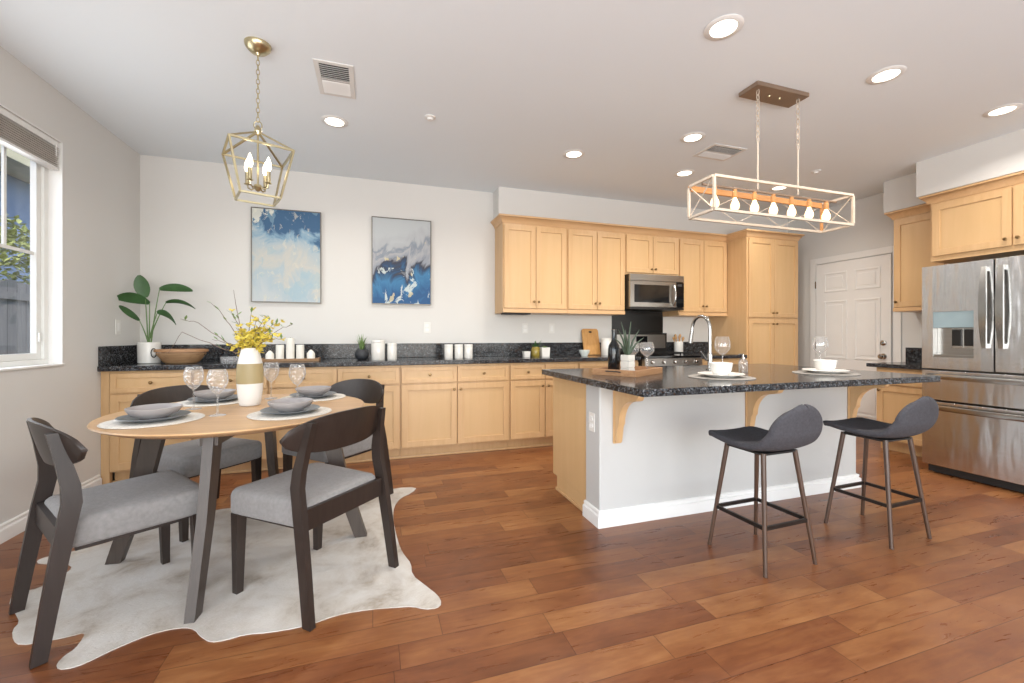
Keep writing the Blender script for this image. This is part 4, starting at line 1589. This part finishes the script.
# ------------------------------------------------------------------ things on the back counter
t = thing('potted_plant', 'tall leafy bird-of-paradise plant in a white pot in the counter corner', 'plant', (-1.765, 4.30, CT))
MB().lathe([(0, 0), (.068, 0), (.075, .006), (.078, .172), (.074, .175), (.070, .172), (.069, .155), (0, .155)], n=32).build('pot', 'ceramic', t, smooth=40)
MB().lathe([(0, .157), (.068, .157), (.066, .160), (0, .163)], n=20).build('soil', 'soil', t)
stems = [  # stem end (leaf base), leaf tip, width, droop, side
    ((-.027, .0, .545), (-.055, -.03, .725), .052, .0, (1, .1, .1)),
    ((-.005, .02, .50), (-.205, -.05, .528), .050, .05, (.1, -.55, .8)),
    ((-.058, -.02, .355), (-.165, -.08, .47), .030, .01, (.2, -.5, .8)),
    ((.075, -.01, .615), (.315, -.03, .608), .036, .03, (0, -.5, .85)),
    ((.115, .0, .505), (.325, .0, .455), .030, .05, (0, -.75, .5)),
    ((.070, -.04, .415), (.215, -.08, .315), .038, .055, (0, -.55, .7)),
]
for (b0, tip, wd, dr, sd) in stems:
    b0, tip = Vector(b0), Vector(tip)
    r0 = Vector((rnd.uniform(-.012, .012), rnd.uniform(-.01, .01), .16))
    mid = Vector((r0.x * .5 + b0.x * .42, r0.y * .5 + b0.y * .45, r0.z + (b0.z - r0.z) * .55))
    pts = []
    for k in range(9):
        u = k / 8
        pts.append(r0 * (1 - u) ** 2 + mid * 2 * u * (1 - u) + b0 * u * u)
    MB().tube(pts, [.006 - .003 * k / 8 for k in range(9)], 8).build('stem', 'stem', t)
    lp, lw = [], []
    for k in range(13):
        u = k / 12
        p = b0.lerp(tip, u) + Vector((0, 0, dr * 4 * u * (1 - u) * .6))
        lp.append(p)
        lw.append(wd * (math.sin(PI * min(1, u * .93 + .05)) ** .62) + .001)
    MB().leaf(lp, lw, sd, .22).build('leaf', 'leaf', t, smooth=60)
t = thing('dough_bowl', 'brown wooden dough bowl with dark ring handles beside the tall plant', 'bowl', (-1.50, 4.19, CT))
MB().lathe([(0, 0), (.105, 0), (.125, .014), (.162, .062), (.172, .078), (.174, .088), (.166, .088), (.152, .062), (.115, .02), (0, .012)], n=40, sy=.62).build('bowl', 'rustic', t, smooth=50)
MB().lathe([(.172, .094), (.186, .096), (.188, .116), (.178, .118), (.168, .094)], n=40, sy=.62).build('rim', 'tray_wood', t, smooth=30)
for sx in (-1, 1):
    MB().tube([(sx * (.19 + .026 * math.cos(a)), .02 * math.cos(a), .088 + .036 * math.sin(a)) for a in [2 * PI * i / 14 for i in range(14)]], .0038, 6, closed=True).build(
        'ring_handle', 'black_matte', t)
t = thing('glass_tumbler', 'clear glass dish on the back counter behind the wine glasses', 'glass', (-1.14, 4.18, CT))
MB().lathe([(0, 0), (.075, 0), (.082, .05), (.079, .05), (.072, .006), (0, .006)], n=28).build('wall', 'cut_glass', t, smooth=50)

t = thing('candle_tray', 'long dark wooden tray holding five white candles on the back counter', 'tray', (-.695, 4.25, CT))
b = MB().box(-.235, -.055, 0, .235, .055, .012, .003)
b.box(-.235, -.055, .012, -.222, .055, .032, .003).box(.222, -.055, .012, .235, .055, .032, .003)
b.box(-.222, -.055, .012, .222, -.045, .024, .002).box(-.222, .045, .012, .222, .055, .024, .002)
b.build('tray_body', 'rustic', t)


def candle(x, z, r, h, label, house=False):
    t = thing('pillar_candle', label, 'candle', (x, 4.25, z), 0, 'white candles on the dark wooden tray')
    pr = [(0, 0), (r, 0), (r, h - .004), (r - .004, h), (0, h - .002)]
    if house:
        pr = [(0, 0), (r, 0), (r, h * .62), (r * .55, h * .86), (.006, h), (0, h)]
    MB().lathe(pr, n=24).build('wax', 'candle', t, smooth=40)
    MB().tube([(0, 0, h - .003), (.001, 0, h + .008)], .0012, 6).build('wick', 'black_matte', t)


CTZ = CT + .012
candle(-.866, CTZ, .034, .085, 'leftmost short rounded white candle on the tray', True)
candle(-.786, CTZ, .033, .135, 'second white candle from the left, straight and medium tall', False)
candle(-.703, CTZ, .034, .195, 'tallest white candle, in the middle of the tray', False)
candle(-.623, CTZ, .033, .135, 'white medium candle just right of the tallest one', False)
candle(-.535, CTZ, .034, .09, 'rightmost short rounded white candle on the tray', True)

t = thing('potted_grass', 'small dark round pot with spiky green grass between tray and canisters', 'plant', (-.098, 4.30, CT))
MB().lathe([(0, 0), (.035, 0), (.058, .02), (.066, .05), (.058, .082), (.042, .098), (.036, .094), (0, .088)], n=28).build('pot', 'slate', t, smooth=50)
g = MB()
for k in range(34):
    a = rnd.random() * 2 * PI
    s0 = rnd.uniform(.0, .028)
    ln_ = rnd.uniform(.08, .165)
    sp_ = rnd.uniform(.01, .075)
    p0 = Vector((s0 * math.cos(a), s0 * math.sin(a), .088))
    p2 = p0 + Vector((sp_ * math.cos(a), sp_ * math.sin(a), ln_))
    p1 = p0.lerp(p2, .55) + Vector((-.01 * math.cos(a), -.01 * math.sin(a), .012))
    g.leaf([p0, p1, p2], [.003, .0035, .0005])
tag(g.build('grass_blades', 'grass', t), kind='stuff')


def canister(x, y, r, h, label, group, lid=True, name='canister'):
    t = thing(name, label, 'canister', (x, y, CT), 0, group)
    MB().lathe([(0, 0), (r * .96, 0), (r, .004), (r, h - .028), (r * .98, h - .026), (0, h - .026)], n=32).build('body', 'ceramic', t, smooth=40)
    MB().lathe([(0, h - .0255), (r * .99, h - .0255), (r * 1.01, h - .02), (r * 1.01, h - .004), (r * .97, h), (0, h)], n=32).build('lid', 'ceramic', t, smooth=40)


canister(.048, 4.24, .062, .188, 'larger of the two white canisters on the back counter', 'pair of white canisters')
canister(.176, 4.24, .045, .16, 'smaller of the two white canisters, right of the larger one', 'pair of white canisters')
for x, lb in ((.72, 'leftmost of the three small white canisters'), (.822, 'middle of the three small white canisters'), (.922, 'rightmost of the three small white canisters')):
    canister(x, 4.24, .042, .142, lb + ' on the back counter', 'three small white canisters')

t = thing('small_cup', 'small white square cup left of the amber jar', 'cup', (1.578, 4.33, CT))
MB().loft([[(sx * r, sy * r, z) for sx, sy in ((-1, -1), (1, -1), (1, 1), (-1, 1))] for r, z in ((.03, 0), (.035, .06), (.031, .06), (.027, .008))]).build('cup_body', 'ceramic', t)
t = thing('amber_jar', 'amber glass jar with green sprigs on the back counter', 'jar', (1.692, 4.35, CT))
MB().lathe([(0, 0), (.044, 0), (.048, .01), (.048, .085), (.04, .10), (.04, .108), (.036, .108), (.034, .09), (0, .08)], n=24).build('jar_body', 'amber', t, smooth=50)
g = MB()
for k in range(26):
    a = rnd.random() * 2 * PI
    p0 = Vector((.015 * math.cos(a), .015 * math.sin(a), .08))
    p2 = p0 + Vector((rnd.uniform(.02, .085) * math.cos(a), rnd.uniform(.01, .05) * math.sin(a), rnd.uniform(.03, .10)))
    g.leaf([p0, p0.lerp(p2, .6) + Vector((0, 0, .012)), p2], [.003, .011, .001])
g.build('sprigs', 'leaf', t, smooth=0)
t = thing('succulent_pot', 'small white square pot with succulent right of the amber jar', 'plant', (1.79, 4.33, CT))
MB().loft([[(sx * r, sy * r, z) for sx, sy in ((-1, -1), (1, -1), (1, 1), (-1, 1))] for r, z in ((.042, 0), (.047, .10), (.043, .10), (.040, .085))]).build('pot', 'ceramic_matte', t)
g = MB()
for ring, (nn, ln_, up) in enumerate(((9, .055, .25), (7, .042, .6), (5, .028, 1.2))):
    for k in range(nn):
        a = 2 * PI * k / nn + ring * .4
        d = Vector((math.cos(a), math.sin(a), up)).normalized()
        p0 = Vector((0, 0, .086 + ring * .004))
        g.leaf([p0, p0 + d * ln_ * .6, p0 + d * ln_], [.006, .011, .001])
g.build('rosette', 'grass', t, smooth=0)
t = thing('mint_bowl', 'small pale mint bowl in front of the cutting board', 'bowl', (2.262, 4.30, CT))
MB().lathe([(0, 0), (.034, 0), (.036, .008), (.056, .042), (.060, .068), (.056, .068), (.05, .042), (.028, .014), (0, .012)], n=32).build('bowl', 'mint', t, smooth=50)
t = thing('cutting_board', 'wooden cutting board leaning on the wall left of the stove', 'cutting board', (2.47, 4.485, CT))
b = MB()
poly = [(-.108, 0), (.108, 0)]
for k in range(7):
    a = k / 6 * PI / 2
    poly.append((.078 + .03 * math.cos(a), .285 + .03 * math.sin(a)))
for k in range(7):
    a = PI / 2 + k / 6 * PI / 2
    poly.append((-.078 + .03 * math.cos(a), .285 + .03 * math.sin(a)))
tilt = math.radians(14)
hole = [(.022 * math.cos(a), .275 + .011 * math.sin(a)) for a in [2 * PI * i / 16 for i in range(16)]]


def tiltp(x, y, z):
    return (x, y * math.cos(tilt) + z * math.sin(tilt), z * math.cos(tilt) - y * math.sin(tilt) + .006)


b.loft([[tiltp(x, 0, z) for x, z in poly], [tiltp(x, .016, z) for x, z in poly]])
bo = b.build('board', 'board', t, smooth=30)
hb = MB().loft([[tiltp(x, -.0012, z) for x, z in hole], [tiltp(x, .0, z) for x, z in hole]])  # flat dark patch on the face; shade of the opening put into colour
tag(hb.build('grip_slot_shade', 'soil', bo), 'dark patch painting the shade of the grip slot')
canister(2.60, 4.40, .058, .20, 'tall white canister right of the cutting board, behind the bottle', None)
t = thing('utensil_crock', 'white crock full of wooden spoons right of the stove', 'crock', (3.655, 4.44, CT))
MB().lathe([(0, 0), (.050, 0), (.054, .005), (.054, .152), (.05, .155), (.047, .15), (.046, .02), (0, .018)], n=32).build('pot', 'ceramic', t, smooth=40)
for k in range(7):
    a = k * .9
    p0 = Vector((.02 * math.cos(a), .02 * math.sin(a), .022))
    p1 = Vector((.068 * math.cos(a), .045 * math.sin(a), .20 + .022 * (k % 3)))
    u = MB().tube([p0, p0.lerp(p1, .8)], .005, 7)
    d = (p1 - p0).normalized()
    q = p0.lerp(p1, .8)
    u.tube([q, q + d * .012, q + d * .028, q + d * .044, q + d * .05], [.005, .012, .016, .012, .004], 10)
    u.build('wooden_spoon', 'utensil', t)

# ------------------------------------------------------------------ things on the island
IZ = IT
t = thing('serving_tray', 'square rustic wooden tray at the left end of the island', 'tray', (1.50, 2.20, IZ), math.radians(30))
b = MB().box(0, 0, 0, .40, .30, .010, .002)
b.box(0, 0, .010, .40, .012, .040, .002).box(0, .288, .010, .40, .30, .040, .002)
b.box(0, .012, .010, .012, .288, .040, .002).box(.388, .012, .010, .40, .288, .040, .002)
b.build('tray_body', 'tray_wood', t)
for x in (-.001, .401):
    sg = -1 if x < 0 else 1
    MB().tube([(x, .10, .026), (x + sg * .02, .11, .030), (x + sg * .02, .19, .030), (x, .20, .026)], .0035, 8).build('handle', 'black_matte', t)
TRZ = IZ + .0102
t = thing('wine_bottle', 'dark glass bottle standing on the wooden tray', 'bottle', (1.512, 2.462, TRZ))
MB().lathe([(0, 0), (.036, 0), (.039, .005), (.039, .155), (.034, .178), (.018, .205), (.0145, .22), (.0140, .268), (.0165, .270), (.0165, .282), (.012, .283), (0, .27)], n=28).build(
    'bottle_body', 'bottle', t, smooth=50)
t = thing('potted_aloe', 'spiky aloe in a ribbed white pot on the wooden tray', 'plant', (1.522, 2.318, TRZ), math.radians(20))
ps = MB()
for i in range(3):
    z0_, z1_ = i * .042, i * .042 + .038
    ps.box(-.032, -.032, z0_, .032, .032, z1_, .004)
ps.box(-.028, -.028, 0, .028, .028, .122)
ps.build('pot', 'pot_grey', t)
for k in range(9):
    a = 2 * PI * k / 9 + .3
    sp_ = .035 + .06 * (k % 3) / 2
    h_ = .21 - .05 * (k % 3)
    p0 = Vector((.010 * math.cos(a), .010 * math.sin(a), .12))
    p2 = Vector((sp_ * math.cos(a) * 1.35, sp_ * math.sin(a), .12 + h_))
    p1 = p0.lerp(p2, .5) + Vector((-.008 * math.cos(a), -.008 * math.sin(a), .012))
    pts = [p0, p0.lerp(p1, .5), p1, p1.lerp(p2, .5), p2]
    MB().tube(pts, [.008, .0075, .006, .004, .0008], 7).build('leaf', 'leaf_pale', t, smooth=60)
g2 = 'balloon glasses on the island tray'
wine_glass(1.753, 2.440, TRZ, 'right-hand balloon gin glass on the wooden tray', g2, .046, .10, .098, 'glass', .034, .5)
wine_glass(1.684, 2.515, TRZ, 'left-hand balloon gin glass on the wooden tray, farther back', g2, .046, .10, .098, 'glass', .034, .5)

for (x, y, wh) in ((1.995, 2.05, 'on the island, before the left bar stool'), (2.865, 2.05, 'at the right end of the island')):
    placemat(x, y, IZ, 'round dark woven placemat ' + wh, 'mat_dark', 'placemats on the island', .185)
    dinner_plate(x, y, IZ + .0056, 'white dinner plate ' + wh, 'ceramic', 'white plates on the island', .13)
    tb = thing('bowl', 'deep white bowl ' + wh, 'bowl', (x, y, IZ + .0132), 0, 'white bowls on the island')
    MB().lathe([(0, 0), (.040, 0), (.042, .006), (.058, .03), (.066, .074), (.064, .076), (.061, .073), (.053, .032), (.035, .012), (0, .010)], n=36).build('bowl_body', 'ceramic', tb, smooth=50)
g3 = 'large wine glasses behind the white bowls'
wine_glass(2.30, 2.35, IZ, 'large balloon wine glass standing behind the left white bowl near the faucet', g3, .050, .13, .115, 'glass', .038, .5)
wine_glass(3.15, 2.29, IZ, 'large balloon wine glass standing behind the right white bowl', g3, .050, .13, .115, 'glass', .038, .5)
t = thing('kitchen_faucet', 'satin nickel gooseneck faucet on the island behind the left bowl', 'faucet', (2.38, 2.55, IZ))
MB().lathe([(0, 0), (.028, 0), (.028, .006), (.020, .012), (.017, .03), (.017, .11), (.014, .125), (0, .125)], n=24).build('base', 'chrome', t)
pts = [(0, 0, .11), (0, 0, .20), (0, 0, .30)]
for k in range(1, 13):
    a = PI * k / 12
    pts.append((-.012 * k / 12, .085 - .085 * math.cos(a), .31 + .09 * math.sin(a)))
pts += [(-.013, .172, .285)]
MB().tube(pts, .0125, 14).build('spout', 'chrome', t, smooth=60)
MB().tube([(-.013, .173, .285), (-.015, .182, .225), (-.016, .186, .195)], [.014, .0155, .016], 14).build('spray_head', 'chrome', t)
MB().tube([(-.014, .0, .07), (-.04, .0, .075), (-.085, .0, .135)], [.009, .008, .006], 10).build('lever', 'chrome', t)
t = thing('soap_dispenser', 'clear glass soap dispenser right of the left white bowl', 'dispenser', (2.41, 2.28, IZ))
MB().lathe([(0, 0), (.026, 0), (.028, .004), (.028, .075), (.02, .088), (.012, .092), (0, .092)], n=24).build('bottle', 'cut_glass', t, smooth=50)
b = MB().lathe([(0, .092), (.013, .092), (.013, .104), (.005, .106), (.005, .125), (0, .125)], n=16)
b.tube([(0, 0, .123), (-.035, 0, .125), (-.04, 0, .118)], .004, 8)
b.build('pump', 'chrome', t)

# ------------------------------------------------------------------ outside the window
struct('ground', MB().box(-14, -6, -.35, XL - .16, 16, -.12), 'ground', smooth=0)
t = thing('board_fence', 'weathered grey board fence in the yard outside the window', 'fence', (-4.2, 0, -.12))
b = MB()
k = 0
y = .5
while y < 12:
    b.box(-.012, y, 0, .012, y + .14, 1.93 + rnd.uniform(-.015, .015), .003)
    y += .146
b.build('boards', 'fence', t, smooth=0)
MB().box(.012, .5, 1.70, .05, 12, 1.79).box(.012, .5, .35, .05, 12, .44).build('rails', 'fence', t, smooth=0)
t = thing('neighbor_house', 'blue-grey stucco house with cream eave beyond the fence', 'house', (-7.5, 7.5, -.12))
MB().box(-5, -9, 0, 0, 8, 4.75).build('wall', 'house', t, smooth=0)
MB().box(-5.4, -9.4, 4.75, .75, 8.4, 5.35, .01).build('eave', 'eave', t, smooth=0)
MB().prism([(-5.6, 5.35), (.85, 5.35), (.85, 5.43), (-2.4, 7.1), (-5.6, 5.43)], -9.5, 8.5, 'y').build('roof', 'roof', t, smooth=0)
for yy in (-4.2, -.5, 3.0):
    wq = MB().box(-.02, yy - .5, 2.1, .03, yy + .5, 3.3, .004).build('window', 'vinyl', t)
    MB().box(.03, yy - .43, 2.17, .034, yy + .43, 3.23).build('pane', 'black_glass', wq, smooth=0)


def bush(loc, rx, ry, rz, n, label, seed):
    r = random.Random(seed)
    t = thing('garden_bush', label, 'bush', loc, 0, 'bushes behind the fence')
    mb = MB()
    for _ in range(n):
        d = Vector((r.gauss(0, 1), r.gauss(0, 1), r.gauss(0, 1))).normalized() * r.uniform(.55, 1.0) ** .5
        p = Vector((d.x * rx, d.y * ry, 1.0 + rz + d.z * rz))
        e = Vector((r.uniform(-1, 1), r.uniform(-1, 1), r.uniform(-.6, .6))).normalized()
        ln_ = r.uniform(.08, .16)
        mb.leaf([p, p + e * ln_ * .5, p + e * ln_], [.004, ln_ * .28, .004])
    tag(mb.build('foliage', 'bush', t, smooth=0), kind='stuff')
    tr = MB()
    for k in range(4):
        a = k * 1.6
        tr.tube([(0, 0, 0), (rx * .25 * math.cos(a), ry * .25 * math.sin(a), 1.0), (rx * .55 * math.cos(a), ry * .55 * math.sin(a), 1.0 + rz)], [.03, .022, .01], 7)
    tr.build('trunk', 'twig', t)


bush((-5.3, 7.9, -.12), .8, 1.3, 1.05, 3800, 'yellow-green leafy bush behind the fence, right part of the window view', 5)
bush((-5.4, 5.6, -.12), .7, .9, .75, 2200, 'yellow-green leafy bush behind the fence, left part of the window view', 8)
